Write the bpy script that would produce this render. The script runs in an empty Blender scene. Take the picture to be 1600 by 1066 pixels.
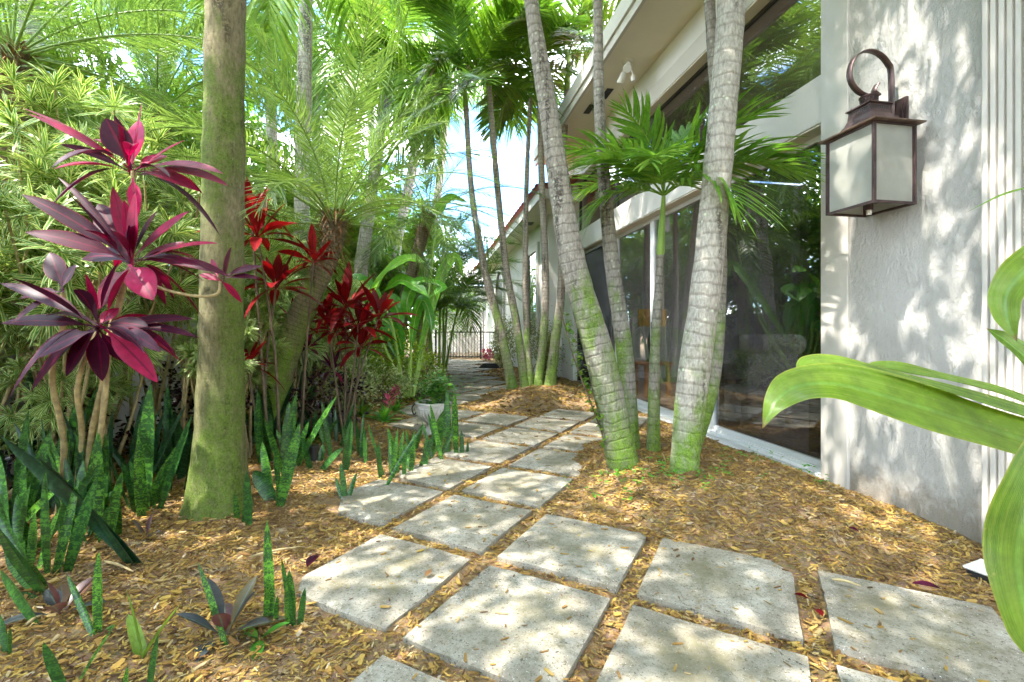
import bpy, math, random
import numpy as np
from mathutils import Vector, Matrix, Euler
C = bpy.context.scene
COL = C.collection
PI = math.pi
# ------------------------------------------------------------------ camera, sky, sun, exposure
F = 720.0; HZ = 515.0; CX = 800.0; H = 1.10        # focal length and horizon of the photograph, camera height
cam = bpy.data.cameras.new('camera'); co = bpy.data.objects.new('camera', cam); COL.objects.link(co)
cam.sensor_width = 36.0; cam.lens = 36.0*F/1600.0
cam.shift_y = (HZ-533.0)/1600.0
cam.clip_start = 0.02; cam.clip_end = 3000
co.location = (0, 0, H); co.rotation_euler = (PI/2, 0, 0)
C.camera = co
SUN_EL = math.radians(60); SUN_AZ = math.radians(240)   # azimuth measured clockwise from +Y
w = bpy.data.worlds.new('World'); C.world = w; w.use_nodes = True
nt = w.node_tree; nt.nodes.clear()
wo = nt.nodes.new('ShaderNodeOutputWorld'); bg = nt.nodes.new('ShaderNodeBackground')
sky = nt.nodes.new('ShaderNodeTexSky'); sky.sky_type = 'NISHITA'; sky.sun_disc = False
sky.sun_elevation = SUN_EL; sky.sun_rotation = SUN_AZ; sky.air_density = 1.0; sky.dust_density = 0.6; sky.ozone_density = 1.5
tc = nt.nodes.new('ShaderNodeTexCoord'); mp = nt.nodes.new('ShaderNodeMapping'); mp.inputs['Scale'].default_value = (1.0, 1.0, 2.4)
mp.inputs['Location'].default_value = (0.35, 0.1, 0.2)
nz = nt.nodes.new('ShaderNodeTexNoise'); nz.inputs['Scale'].default_value = 3.2; nz.inputs['Detail'].default_value = 7; nz.inputs['Roughness'].default_value = 0.55
cr = nt.nodes.new('ShaderNodeValToRGB'); cr.color_ramp.elements[0].position = 0.46; cr.color_ramp.elements[1].position = 0.60
mx = nt.nodes.new('ShaderNodeMix'); mx.data_type = 'RGBA'
mx.inputs[7].default_value = (16.0, 16.3, 17.0, 1)
nt.links.new(tc.outputs['Generated'], mp.inputs[0]); nt.links.new(mp.outputs[0], nz.inputs[0]); nt.links.new(nz.outputs[0], cr.inputs[0])
nt.links.new(cr.outputs[0], mx.inputs[0]); tint = nt.nodes.new('ShaderNodeMix'); tint.data_type = 'RGBA'; tint.blend_type = 'MULTIPLY'; tint.inputs[0].default_value = 1.0; tint.inputs[7].default_value = (0.62, 0.86, 1.08, 1)
nt.links.new(sky.outputs[0], tint.inputs[6]); nt.links.new(tint.outputs[2], mx.inputs[6]); nt.links.new(mx.outputs[2], bg.inputs[0])
bg.inputs[1].default_value = 0.15
nt.links.new(bg.outputs[0], wo.inputs[0])
sl = bpy.data.lights.new('sun', 'SUN'); so = bpy.data.objects.new('sun', sl); COL.objects.link(so)
sl.energy = 2.0; sl.angle = math.radians(0.6); sl.color = (1.0, 0.95, 0.86)
sd = Vector((math.sin(SUN_AZ)*math.cos(SUN_EL), math.cos(SUN_AZ)*math.cos(SUN_EL), math.sin(SUN_EL)))
so.rotation_euler = sd.to_track_quat('Z', 'Y').to_euler(); so.location = (0, 0, 30)
C.view_settings.view_transform = 'Standard'; C.view_settings.look = 'None'; C.view_settings.gamma = 1.0
C.view_settings.use_curve_mapping = False
C.view_settings.exposure = 3.02
C.render.engine = 'CYCLES'
cy = C.cycles
cy.use_denoising = True
try: cy.denoiser = 'OPENIMAGEDENOISE'
except Exception: pass
cy.max_bounces = 8; cy.diffuse_bounces = 5; cy.glossy_bounces = 3; cy.transmission_bounces = 4; cy.transparent_max_bounces = 8
cy.caustics_reflective = False; cy.caustics_refractive = False; cy.sample_clamp_indirect = 6.0
cy.use_adaptive_sampling = True; cy.adaptive_threshold = 0.02

# ------------------------------------------------------------------ projections
def P(px, py, Y): return np.array(((px-CX)/F*Y, Y, H+(HZ-py)/F*Y))
def G(px, py, z=0.0):
    Y = (H-z)*F/(py-HZ); return np.array(((px-CX)/F*Y, Y, z))
# ------------------------------------------------------------------ tags
def tag(o, label=None, cat=None, group=None, kind=None):
    if label: o['label'] = label
    if cat: o['category'] = cat
    if group: o['group'] = group
    if kind: o['kind'] = kind
    return o
def empty(name, loc, label, cat, group=None, rz=0):
    o = bpy.data.objects.new(name, None); COL.objects.link(o); o.location = tuple(loc); o.rotation_euler = (0, 0, rz)
    o.empty_display_size = 0.1
    return tag(o, label, cat, group)
# ------------------------------------------------------------------ mesh builder (numpy)
def norm(a): return a/np.maximum(np.linalg.norm(a, axis=-1, keepdims=True), 1e-9)
class MB:
    def __init__(s): s.v = []; s.q = []; s.t = []; s.uv = []; s.r = []; s.n = 0
    def add(s, V, Q=None, T=None, UV=None, R=None):
        V = np.asarray(V, float).reshape(-1, 3); n = len(V)
        s.v.append(V)
        if Q is not None and len(Q): s.q.append(np.asarray(Q, int).reshape(-1, 4)+s.n)
        if T is not None and len(T): s.t.append(np.asarray(T, int).reshape(-1, 3)+s.n)
        s.uv.append(np.zeros((n, 2)) if UV is None else np.asarray(UV, float).reshape(-1, 2))
        s.r.append(np.full(n, 0.5) if R is None else (np.full(n, float(R)) if np.isscalar(R) else np.asarray(R, float).reshape(-1)))
        s.n += n
    def mesh(s, name, mat, smooth=True):
        V = np.concatenate(s.v); UV = np.concatenate(s.uv); R = np.concatenate(s.r)
        Q = np.concatenate(s.q) if s.q else np.zeros((0, 4), int); T = np.concatenate(s.t) if s.t else np.zeros((0, 3), int)
        me = bpy.data.meshes.new(name)
        loops = np.concatenate([Q.ravel(), T.ravel()]).astype(np.int32)
        st = np.concatenate([np.arange(len(Q))*4, len(Q)*4+np.arange(len(T))*3]).astype(np.int32)
        me.vertices.add(len(V)); me.vertices.foreach_set('co', V.astype(np.float32).ravel())
        me.loops.add(len(loops)); me.loops.foreach_set('vertex_index', loops)
        me.polygons.add(len(st)); me.polygons.foreach_set('loop_start', st)
        me.update(calc_edges=True)
        ul = me.uv_layers.new(name='UVMap'); ul.data.foreach_set('uv', UV[loops].astype(np.float32).ravel())
        at = me.attributes.new('rnd', 'FLOAT', 'POINT'); at.data.foreach_set('value', R.astype(np.float32))
        me.polygons.foreach_set('use_smooth', np.full(len(st), smooth))
        if mat: me.materials.append(mat)
        me.validate(); me.update()
        return me
    def build(s, name, mat, parent=None, smooth=True):
        o = bpy.data.objects.new(name, s.mesh(name, mat, smooth)); COL.objects.link(o)
        if parent: o.parent = parent
        return o
def inst(me, name, parent=None, loc=(0, 0, 0), rot=(0, 0, 0), sc=(1, 1, 1)):
    o = bpy.data.objects.new(name, me); COL.objects.link(o)
    if parent: o.parent = parent
    o.location = tuple(loc); o.rotation_euler = rot; o.scale = sc
    return o
def box(mb, x0, x1, y0, y1, z0, z1, R=0.5, b=0.0):
    if b <= 0:
        V = [(x, y, z) for z in (z0, z1) for y in (y0, y1) for x in (x0, x1)]
        Q = [(0, 2, 3, 1), (4, 5, 7, 6), (0, 1, 5, 4), (2, 6, 7, 3), (0, 4, 6, 2), (1, 3, 7, 5)]
        # separate verts per face so that smooth shading is harmless
        VV = []; QQ = []; U = []
        for q in Q:
            k = len(VV); VV += [V[i] for i in q]; QQ.append((k, k+1, k+2, k+3)); U += [(0, 0), (1, 0), (1, 1), (0, 1)]
        mb.add(VV, QQ, UV=U, R=R); return
    # bevelled box: hull of 24 verts
    c = ((x0+x1)/2, (y0+y1)/2, (z0+z1)/2); h = ((x1-x0)/2, (y1-y0)/2, (z1-z0)/2)
    import bmesh
    bm = bmesh.new()
    for sx in (-1, 1):
        for sy in (-1, 1):
            for sz in (-1, 1):
                for k in range(3):
                    d = [h[0]-b, h[1]-b, h[2]-b]; d[k] = h[k]
                    bm.verts.new((c[0]+sx*d[0], c[1]+sy*d[1], c[2]+sz*d[2]))
    bmesh.ops.convex_hull(bm, input=bm.verts)
    bm.verts.index_update()
    V = [tuple(v.co) for v in bm.verts]
    VV = []; T = []
    for f in bm.faces:
        k = len(VV); VV += [tuple(v.co) for v in f.verts]
        if len(f.verts) == 3: T.append((k, k+1, k+2))
        else:
            for i in range(1, len(f.verts)-1): T.append((k, k+i, k+i+1))
    bm.free()
    mb.add(VV, T=T, R=R)
def frames(pts):
    T = np.gradient(pts, axis=0); T = norm(T)
    ref = np.array((0, 1.0, 0.02)) if abs(T[0][2]) > 0.7 else np.array((0, 0, 1.0))
    A = norm(ref-T*(T@ref)[:, None]); B = np.cross(T, A)
    return T, A, B
def tube(mb, pts, rad, n=12, R=0.5, cap=True):
    pts = np.asarray(pts, float); K = len(pts); rad = np.broadcast_to(np.asarray(rad, float), (K,))
    T, A, B = frames(pts)
    th = np.linspace(0, 2*PI, n+1)
    V = pts[:, None]+rad[:, None, None]*(np.cos(th)[None, :, None]*A[:, None]+np.sin(th)[None, :, None]*B[:, None])
    d = np.concatenate([[0], np.cumsum(np.linalg.norm(np.diff(pts, axis=0), axis=1))])
    UV = np.stack(np.broadcast_arrays(th[None]/(2*PI), d[:, None]), -1)
    i = np.arange(K-1)[:, None]*(n+1)+np.arange(n)[None]
    Q = np.stack([i, i+1, i+n+2, i+n+1], -1)
    mb.add(V, Q, UV=UV, R=R)
    if cap:
        for k, fl in ((0, True), (K-1, False)):
            ring = V[k, :n]; vv = np.concatenate([[pts[k]], ring])
            t = [(0, j+1, (j+1) % n+1) if not fl else (0, (j+1) % n+1, j+1) for j in range(n)]
            mb.add(vv, T=t, R=R, UV=np.tile([[0.5, d[k]]], (n+1, 1)))
def spline(ctrl, n):
    c = np.asarray(ctrl, float)
    if len(c) == 2: return c[0]+(c[1]-c[0])*np.linspace(0, 1, n)[:, None]
    c = np.concatenate([[2*c[0]-c[1]], c, [2*c[-1]-c[-2]]]); m = len(c)-3
    out = []
    for t in np.linspace(0, m-1e-6, n):
        k = int(t); f = t-k; a, b, d, e = c[k:k+4]
        out.append(0.5*((2*b)+(-a+d)*f+(2*a-5*b+4*d-e)*f*f+(-a+3*b-3*d+e)*f**3))
    return np.array(out)
def leaves(mb, base, dirv, length, width, droop=0.3, K=5, prof='ellip', fold=0.12, up=(0, 0, 1), R=None, pet=0.0, twist=0.0, rng=None, side=None):
    """many blades at once: base (N,3), dir (N,3); gravity bends them by droop*length at the tip"""
    base = np.atleast_2d(np.asarray(base, float)); N = len(base); dirv = norm(np.broadcast_to(np.asarray(dirv, float), (N, 3)))
    L = np.broadcast_to(np.asarray(length, float), (N,)); W = np.broadcast_to(np.asarray(width, float), (N,)); D = np.broadcast_to(np.asarray(droop, float), (N,))
    up = np.broadcast_to(np.asarray(up, float), (N, 3))
    t = np.linspace(0, 1, K)
    if prof == 'ellip': p = np.sin(PI*t**0.85)**0.8; p[0] = 0.12; p[-1] = 0.0
    elif prof == 'blade': p = np.clip(t*6+0.45, 0, 1)*np.sqrt(np.clip(1-t**3, 0, 1)); p[-1] = 0
    elif prof == 'strap': p = np.clip(0.4+t*3, 0, 1)*np.clip((1-t)*2.2, 0, 1)**0.7
    elif prof == 'ti':
        s = np.clip((t-0.22)/0.78, 0, 1); p = np.sin(PI*s**0.8)**0.75; p = np.where(t < 0.23, 0.12, np.maximum(p, 0.12)); p[-1] = 0
    else: p = np.array(prof)
    Cn = base[:, None]+dirv[:, None]*(L[:, None]*t)[..., None]
    Cn[..., 2] -= (D*L)[:, None]*t**2
    Tn = dirv[:, None]*np.ones((1, K, 1)); Tn = Tn.copy(); Tn[..., 2] -= 2*D[:, None]*t; Tn = norm(Tn)
    S = np.cross(Tn, up[:, None]) if side is None else np.broadcast_to(side, Tn.shape)
    bad = np.linalg.norm(S, axis=-1) < 0.05
    if bad.any(): S[bad] = np.cross(Tn[bad], np.array((0.31, -0.95, 0.05)))
    S = norm(S); Nn = norm(np.cross(S, Tn))
    if np.any(twist):
        tw = np.broadcast_to(np.asarray(twist, float), (N,))[:, None]*np.ones(K); c, s_ = np.cos(tw)[..., None], np.sin(tw)[..., None]
        S, Nn = S*c+Nn*s_, Nn*c-S*s_
    hw = (0.5*W[:, None]*p)[..., None]
    V = np.stack([Cn-S*hw+Nn*hw*fold*2, Cn, Cn+S*hw+Nn*hw*fold*2], 2)   # N,K,3,3
    UV = np.stack(np.broadcast_arrays(np.array([0, 0.5, 1.0])[None, None], t[None, :, None]*np.ones((N, 1, 1))), -1)
    i = (np.arange(N)[:, None, None]*K+np.arange(K-1)[None, :, None])*3+np.arange(2)[None, None]
    Q = np.stack([i, i+1, i+4, i+3], -1)
    if R is None: R = (rng or np.random).uniform(0, 1, N)
    R = np.broadcast_to(np.asarray(R, float), (N,))[:, None, None]*np.ones((1, K, 3))
    mb.add(V, Q, UV=UV, R=R)
def ribbon(mb, ctrl, widths, nrm, n=26, fold=0.15, R=0.5, cols=5):
    pts = spline(ctrl, n); w_ = np.interp(np.linspace(0, 1, n), np.linspace(0, 1, len(widths)), widths)
    T = norm(np.gradient(pts, axis=0)); nr = np.asarray(nrm, float)
    if nr.ndim > 1: nr = spline(nr, n)
    S = norm(np.cross(T, nr)); N_ = norm(np.cross(S, T))
    u = np.linspace(-1, 1, cols)
    und = np.sin(np.linspace(0, 15, n)+R*9)[:, None, None]*(u[None, :, None]**2)*np.sign(u)[None, :, None]*w_[:, None, None]*0.05*(cols > 5)
    V = pts[:, None]+N_[:, None]*und+S[:, None]*(u[None, :, None]*w_[:, None, None]/2)+N_[:, None]*(np.abs(u)[None, :, None]*w_[:, None, None]*fold)
    UV = np.stack(np.broadcast_arrays((u[None]+1)/2, np.linspace(0, 1, n)[:, None]), -1)
    i = np.arange(n-1)[:, None]*cols+np.arange(cols-1)[None]
    mb.add(V, np.stack([i, i+1, i+cols+1, i+cols], -1), UV=UV, R=R)
def lathe(mb, prof, n=24, R=0.5, c=(0, 0, 0)):
    prof = np.asarray(prof, float); K = len(prof); th = np.linspace(0, 2*PI, n+1)
    V = np.stack(np.broadcast_arrays(prof[:, 0:1]*np.cos(th)+c[0], prof[:, 0:1]*np.sin(th)+c[1], prof[:, 1:2]+c[2]+0*th), -1)
    UV = np.stack(np.broadcast_arrays(th[None]/(2*PI), np.linspace(0, 1, K)[:, None]), -1)
    i = np.arange(K-1)[:, None]*(n+1)+np.arange(n)[None]
    mb.add(V, np.stack([i, i+1, i+n+2, i+n+1], -1), UV=UV, R=R)
# ------------------------------------------------------------------ materials
MAT = {}
class M:
    def __init__(s, name):
        s.m = bpy.data.materials.new(name); s.m.use_nodes = True; s.t = s.m.node_tree; s.t.nodes.clear()
        s.out = s.t.nodes.new('ShaderNodeOutputMaterial'); MAT[name] = s.m
    def n(s, typ, **kw):
        nd = s.t.nodes.new('ShaderNode'+typ)
        for k, v in kw.items():
            if k.startswith('_'): setattr(nd, k[1:], v)
            else:
                key = int(k[1:]) if k[0] == 'i' and k[1:].isdigit() else k.replace('_', ' ')
                if isinstance(v, bpy.types.NodeSocket): s.t.links.new(v, nd.inputs[key])
                else: nd.inputs[key].default_value = v
        return nd
    def ramp(s, fac, *st):
        r = s.n('ValToRGB', Fac=fac).color_ramp; nd = s.t.nodes[-1]
        while len(r.elements) < len(st): r.elements.new(0.5)
        for e, (p, c) in zip(r.elements, st):
            e.position = p; e.color = tuple(c)+(1,) if not np.isscalar(c) else (c, c, c, 1)
        return nd.outputs[0]
    def mix(s, f, a, b, mode='MIX'):
        nd = s.n('Mix', _data_type='RGBA', _blend_type=mode)
        for k, v in ((0, f), (6, a), (7, b)):
            if isinstance(v, bpy.types.NodeSocket): s.t.links.new(v, nd.inputs[k])
            else: nd.inputs[k].default_value = v if k == 0 else (tuple(v)+(1,) if len(v) == 3 else v)
        return nd.outputs[2]
    def math(s, op, a, b=0.0, clamp=False):
        nd = s.n('Math', _operation=op, _use_clamp=clamp)
        for k, v in ((0, a), (1, b)):
            if isinstance(v, bpy.types.NodeSocket): s.t.links.new(v, nd.inputs[k])
            else: nd.inputs[k].default_value = v
        return nd.outputs[0]
    def noise(s, vec, scale, detail=4, rough=0.55, dist=0.0): return s.n('TexNoise', Vector=vec, Scale=scale, Detail=detail, Roughness=rough, Distortion=dist).outputs[0]
    def map(s, vec, sc=(1, 1, 1), loc=(0, 0, 0)): return s.n('Mapping', Vector=vec, Scale=sc, Location=loc).outputs[0]
    def bump(s, h, strength=0.3, dist=0.02): return s.n('Bump', Height=h, Strength=strength, Distance=dist).outputs[0]
    def fin(s, sh): s.t.links.new(sh, s.out.inputs[0]); return s.m
def simple(name, col, rough=0.5, metal=0.0, var=0.12, scale=8.0, bump=0.0, bscale=60):
    m = M(name); tc = m.n('TexCoord').outputs['Object']
    c = tuple(col); nzv = m.noise(tc, scale, 5)
    cc = m.ramp(nzv, (0.3, tuple(x*(1-var) for x in c)), (0.7, tuple(min(1, x*(1+var)) for x in c)))
    kw = {}
    if bump: kw['Normal'] = m.bump(m.noise(tc, bscale, 4), bump, 0.01)
    return m.fin(m.n('BsdfPrincipled', Base_Color=cc, Roughness=rough, Metallic=metal, **kw).outputs[0])
def leafmat(name, stops, edge=None, mid=None, trans=0.4, rough=0.38, edge_w=0.22, veins=0.0, bands=None, spec=0.5, tcol=None):
    m = M(name); rnd = m.n('Attribute', _attribute_name='rnd').outputs['Fac']; uv = m.n('UVMap').outputs[0]
    sx = m.n('SeparateXYZ', Vector=uv); u, v = sx.outputs[0], sx.outputs[1]
    oi = m.n('ObjectInfo').outputs['Random']
    f = m.math('ADD', m.math('MULTIPLY', rnd, 0.8), m.math('MULTIPLY', oi, 0.2))
    st = [(i/(len(stops)-1) if len(stops) > 1 else 0, c) for i, c in enumerate(stops)]
    col = m.ramp(f, *st)
    d = m.math('ABSOLUTE', m.math('SUBTRACT', u, 0.5))                 # 0 at the midrib, 0.5 at the edge
    if bands:
        tcn = m.n('TexCoord').outputs['UV']
        vec = m.map(tcn, (2.0, bands[1], 1)); vv = m.n('Combine'+'XYZ', X=m.math('MULTIPLY', d, 2.2), Y=m.math('MULTIPLY', v, bands[1]), Z=m.math('MULTIPLY', rnd, 40.0)).outputs[0]
        b = m.math('MULTIPLY', m.ramp(m.noise(vv, 1.0, 5, 0.7, 1.2), (0.44, 0.0), (0.52, 1.0)), 0.95)
        col = m.mix(b, col, bands[0])
    if veins:
        wv = m.n('TexWave', Vector=m.n('CombineXYZ', X=u, Y=m.math('MULTIPLY', v, 0.12), Z=0.0).outputs[0], Scale=veins, Distortion=0.6, Detail=2.0).outputs['Fac']
        col = m.mix(m.math('MULTIPLY', wv, 0.28), col, mid or (0.3, 0.5, 0.06))
    if mid: col = m.mix(m.ramp(d, (0.015, 1.0), (0.07, 0.0)), col, mid)
    if edge: col = m.mix(m.ramp(d, (0.5-edge_w-0.03, 0.0), (0.5-edge_w+0.03, 1.0)), col, edge)
    if name == 'corn_leaf': col = m.mix(m.ramp(m.math('ADD', v, m.math('MULTIPLY', m.math('SUBTRACT', m.noise(m.n('TexCoord').outputs['Object'], 30, 4), 0.5), 0.12)), (0.94, 0.0), (0.985, 0.9)), col, (0.26, 0.13, 0.04)); col = m.mix(m.ramp(m.noise(m.n('TexCoord').outputs['Object'], 60, 2), (0.70, 0.0), (0.74, 0.7)), col, (0.45, 0.42, 0.12)); col = m.mix(m.ramp(m.noise(m.map(m.n('TexCoord').outputs['UV'], (14, 2.2, 1)), 1.0, 4, 0.6), (0.45, 0.0), (0.62, 0.45)), col, (0.30, 0.42, 0.06))
    mot = m.ramp(m.noise(m.n('TexCoord').outputs['Object'], 22, 4, 0.7), (0.32, 0.62), (0.62, 1.12)); col = m.mix(0.8, col, mot, 'MULTIPLY')
    kw = {}
    if veins: kw['Normal'] = m.bump(wv, 0.25, 0.003)
    bs = m.n('BsdfPrincipled', Base_Color=col, Roughness=rough, Specular_IOR_Level=spec, **kw).outputs[0]
    tr = m.n('BsdfTranslucent', Color=m.mix(1.0, col, tcol or (1.0, 0.97, 0.6), 'MULTIPLY')).outputs[0]
    # brighten the transmitted colour a little: leaves pass yellow-green light
    mxs = m.n('MixShader', Fac=trans); m.t.links.new(bs, mxs.inputs[1]); m.t.links.new(tr, mxs.inputs[2])
    return m.fin(mxs.outputs[0])
g = lambda r, gg, b: (r, gg, b)
leafmat('palm_leaf', [(0.05, 0.13, 0.012), (0.11, 0.24, 0.018), (0.22, 0.38, 0.028)], mid=(0.2, 0.34, 0.06), trans=0.48)
leafmat('palm_bright', [(0.10, 0.225, 0.028), (0.19, 0.335, 0.04), (0.31, 0.43, 0.055)], mid=(0.2, 0.42, 0.06), trans=0.45)
leafmat('young_leaf', [(0.10, 0.26, 0.03), (0.19, 0.40, 0.045), (0.32, 0.50, 0.06)], mid=(0.26, 0.45, 0.10), trans=0.5)
leafmat('pygmy_leaf', [(0.09, 0.17, 0.04), (0.16, 0.27, 0.06), (0.27, 0.38, 0.11)], trans=0.45, rough=0.3)
leafmat('rachis', [(0.14, 0.25, 0.04), (0.2, 0.32, 0.06)], trans=0.0)
leafmat('song_leaf', [(0.09, 0.24, 0.03), (0.16, 0.34, 0.05)], edge=(0.76, 0.80, 0.36), edge_w=0.21, trans=0.38)
leafmat('ti_dark', [(0.022, 0.006, 0.018), (0.055, 0.006, 0.026), (0.20, 0.005, 0.032), (0.55, 0.006, 0.10)], edge=(0.22, 0.006, 0.035), mid=(0.16, 0.006, 0.035), edge_w=0.03, trans=0.35, rough=0.42, spec=0.22, tcol=(1, 0.45, 0.7))
leafmat('ti_red', [(0.08, 0.004, 0.006), (0.24, 0.006, 0.008), (0.42, 0.012, 0.018)], mid=(0.14, 0.006, 0.015), edge_w=0.03, trans=0.35, rough=0.42, spec=0.25, tcol=(1, 0.5, 0.5))
leafmat('snake_leaf', [(0.05, 0.16, 0.03), (0.08, 0.23, 0.03), (0.17, 0.40, 0.03)], bands=((0.016, 0.062, 0.018), 27), trans=0.12, rough=0.35)
leafmat('snake_dark', [(0.02, 0.07, 0.03), (0.05, 0.14, 0.04), (0.08, 0.22, 0.04)], bands=((0.012, 0.04, 0.02), 28), trans=0.1, rough=0.3)
leafmat('tree_leaf', [(0.05, 0.15, 0.014), (0.12, 0.28, 0.02), (0.28, 0.46, 0.035)], trans=0.5)
leafmat('bright_shrub', [(0.12, 0.28, 0.02), (0.26, 0.42, 0.02), (0.42, 0.52, 0.03)], trans=0.4)
leafmat('variegated', [(0.10, 0.22, 0.04), (0.42, 0.50, 0.20), (0.62, 0.65, 0.36)], trans=0.35)
leafmat('hedge_leaf', [(0.20, 0.26, 0.09), (0.25, 0.30, 0.10), (0.50, 0.48, 0.26)], trans=0.35)
leafmat('dark_leaf', [(0.010, 0.006, 0.010), (0.03, 0.010, 0.016), (0.07, 0.015, 0.02)], trans=0.15, rough=0.25)
leafmat('banana_leaf', [(0.06, 0.24, 0.03), (0.10, 0.34, 0.03), (0.22, 0.46, 0.04)], mid=(0.32, 0.5, 0.12), veins=0.0, trans=0.4, rough=0.25)
leafmat('corn_leaf', [(0.07, 0.17, 0.01), (0.14, 0.27, 0.012), (0.20, 0.33, 0.012)], mid=(0.20, 0.38, 0.05), edge=(0.38, 0.40, 0.05), edge_w=0.02, veins=13.0, trans=0.42, rough=0.27, spec=0.7)
leafmat('ground_leaf', [(0.05, 0.22, 0.03), (0.10, 0.34, 0.03), (0.2, 0.45, 0.04)], trans=0.35)
leafmat('rubber_leaf', [(0.015, 0.05, 0.03), (0.03, 0.09, 0.04), (0.10, 0.25, 0.03), (0.6, 0.06, 0.02)], mid=(0.2, 0.05, 0.05), trans=0.15, rough=0.2)
leafmat('pink_flower', [(0.5, 0.06, 0.16), (0.55, 0.12, 0.24)], trans=0.4)
leafmat('dry_leaf', [(0.20, 0.09, 0.03), (0.35, 0.18, 0.06)], trans=0.2, rough=0.7)

def trunkmat(name, base, dark, moss=0.8, moss_z=1.3, ring=14.0, lichen=0.5, mcol=(0.16, 0.27, 0.03), rs=0.42):
    m = M(name); uv = m.n('UVMap').outputs[0]; sx = m.n('SeparateXYZ', Vector=uv); tc = m.n('TexCoord').outputs['Object']
    geo = m.n('NewGeometry').outputs['Position']; z = m.n('SeparateXYZ', Vector=geo).outputs[2]
    nlow = m.noise(tc, 6, 3); wob = m.math('ADD', m.math('MULTIPLY', sx.outputs[1], ring), m.math('MULTIPLY', nlow, 0.9))
    fr = m.math('FRACT', wob)
    rg = m.ramp(fr, (0.0, 1.0), (0.10, 0.75), (0.22, 0.0), (0.90, 0.0), (1.0, 0.9))
    fine = m.noise(m.map(tc, (1, 1, 0.35)), 60, 6, 0.65)
    col = m.ramp(fine, (0.28, tuple(x*0.55 for x in base)), (0.5, base), (0.72, tuple(min(1, x*1.45) for x in base)))
    col = m.mix(m.math('MULTIPLY', rg, rs), col, dark)
    # long dark damp streaks
    st = m.ramp(m.noise(m.map(tc, (5, 5, 0.7)), 1.6, 4, 0.6), (0.55, 0.0), (0.63, 1.0))
    spk = m.ramp(m.noise(tc, 45, 4, 0.7), (0.42, 0.0), (0.52, 1.0))
    col = m.mix(m.math('MULTIPLY', m.math('MULTIPLY', st, spk), 0.8), col, tuple(x*0.35 for x in dark))
    if lichen:
        vo = m.n('TexVoronoi', Vector=m.map(tc, (1, 1, 1)), Scale=24.0); 
        sp = m.ramp(vo.outputs['Distance'], (0.16, 1.0), (0.30, 0.0))
        gate = m.ramp(m.noise(tc, 5.0, 3), (0.50, 0.0), (0.60, 1.0))
        col = m.mix(m.math('MULTIPLY', m.math('MULTIPLY', sp, gate), lichen), col, (0.62, 0.68, 0.52))
    mh = m.math('ADD', m.math('MULTIPLY', z, -1.0/moss_z), m.math('ADD', m.math('MULTIPLY', m.noise(m.map(tc, (1, 1, 0.5)), 5, 5, 0.6), 1.9), 0.02))
    mf = m.math('MULTIPLY', m.ramp(mh, (0.38, 0.0), (0.66, 1.0)), moss)
    mf = m.math('MULTIPLY', mf, m.ramp(m.noise(tc, 30, 5, 0.7), (0.3, 0.5), (0.55, 1.0)))
    mc = m.mix(0.5, m.ramp(m.noise(tc, 14, 4), (0.3, tuple(x*0.4 for x in mcol)), (0.7, tuple(x*1.35 for x in mcol))), m.ramp(m.noise(tc, 85, 5, 0.8), (0.36, tuple(x*0.2 for x in mcol)), (0.60, tuple(x*1.7 for x in mcol))))
    crust = m.noise(m.map(tc, (1, 1, 0.3)), 130, 4, 0.8)
    side_ = m.math('MULTIPLY', m.ramp(m.noise(m.map(tc, (1.6, 1.6, 0.45)), 2.2, 3, 0.5), (0.36, 0.25), (0.52, 1.0)), mf)
    col = m.mix(side_, col, mc)
    col = m.mix(m.ramp(crust, (0.30, 0.75), (0.42, 0.0)), col, tuple(x*0.5 for x in dark))
    col = m.mix(m.ramp(crust, (0.62, 0.0), (0.74, 0.45)), col, (0.50, 0.48, 0.40))
    hgt = m.math('ADD', m.math('ADD', m.math('MULTIPLY', fine, 0.6), m.math('MULTIPLY', crust, 0.9)), m.math('MULTIPLY', rg, -1.6*rs))
    return m.fin(m.n('BsdfPrincipled', Base_Color=col, Roughness=0.88, Specular_IOR_Level=0.2, Normal=m.bump(hgt, 0.8, 0.008)).outputs[0])
trunkmat('trunk_moss', (0.20, 0.17, 0.10), (0.06, 0.05, 0.03), 0.92, 5.5, 22, 0.1, (0.10, 0.155, 0.02), 0.07)
trunkmat('trunk_grey', (0.30, 0.27, 0.235), (0.10, 0.085, 0.07), 0.95, 2.1, 14, 0.6, (0.14, 0.24, 0.025))
trunkmat('trunk_pale', (0.40, 0.37, 0.32), (0.17, 0.145, 0.12), 0.95, 1.6, 12, 0.95, (0.15, 0.26, 0.025))
trunkmat('trunk_mid', (0.33, 0.28, 0.23), (0.11, 0.09, 0.07), 0.9, 2.3, 16, 0.2, (0.15, 0.27, 0.03))
trunkmat('trunk_pygmy', (0.20, 0.16, 0.10), (0.04, 0.03, 0.02), 0.95, 3.2, 24, 0.0, (0.17, 0.28, 0.03))
simple('stem_tan', (0.38, 0.29, 0.14), 0.7, var=0.35, scale=30, bump=0.4)
simple('stem_brown', (0.14, 0.10, 0.06), 0.8, var=0.35, scale=20, bump=0.4)
simple('shaft_green', (0.26, 0.40, 0.07), 0.4, var=0.2, scale=6)
simple('fibre', (0.22, 0.12, 0.05), 0.95, var=0.6, scale=40, bump=0.6, bscale=120)

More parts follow.
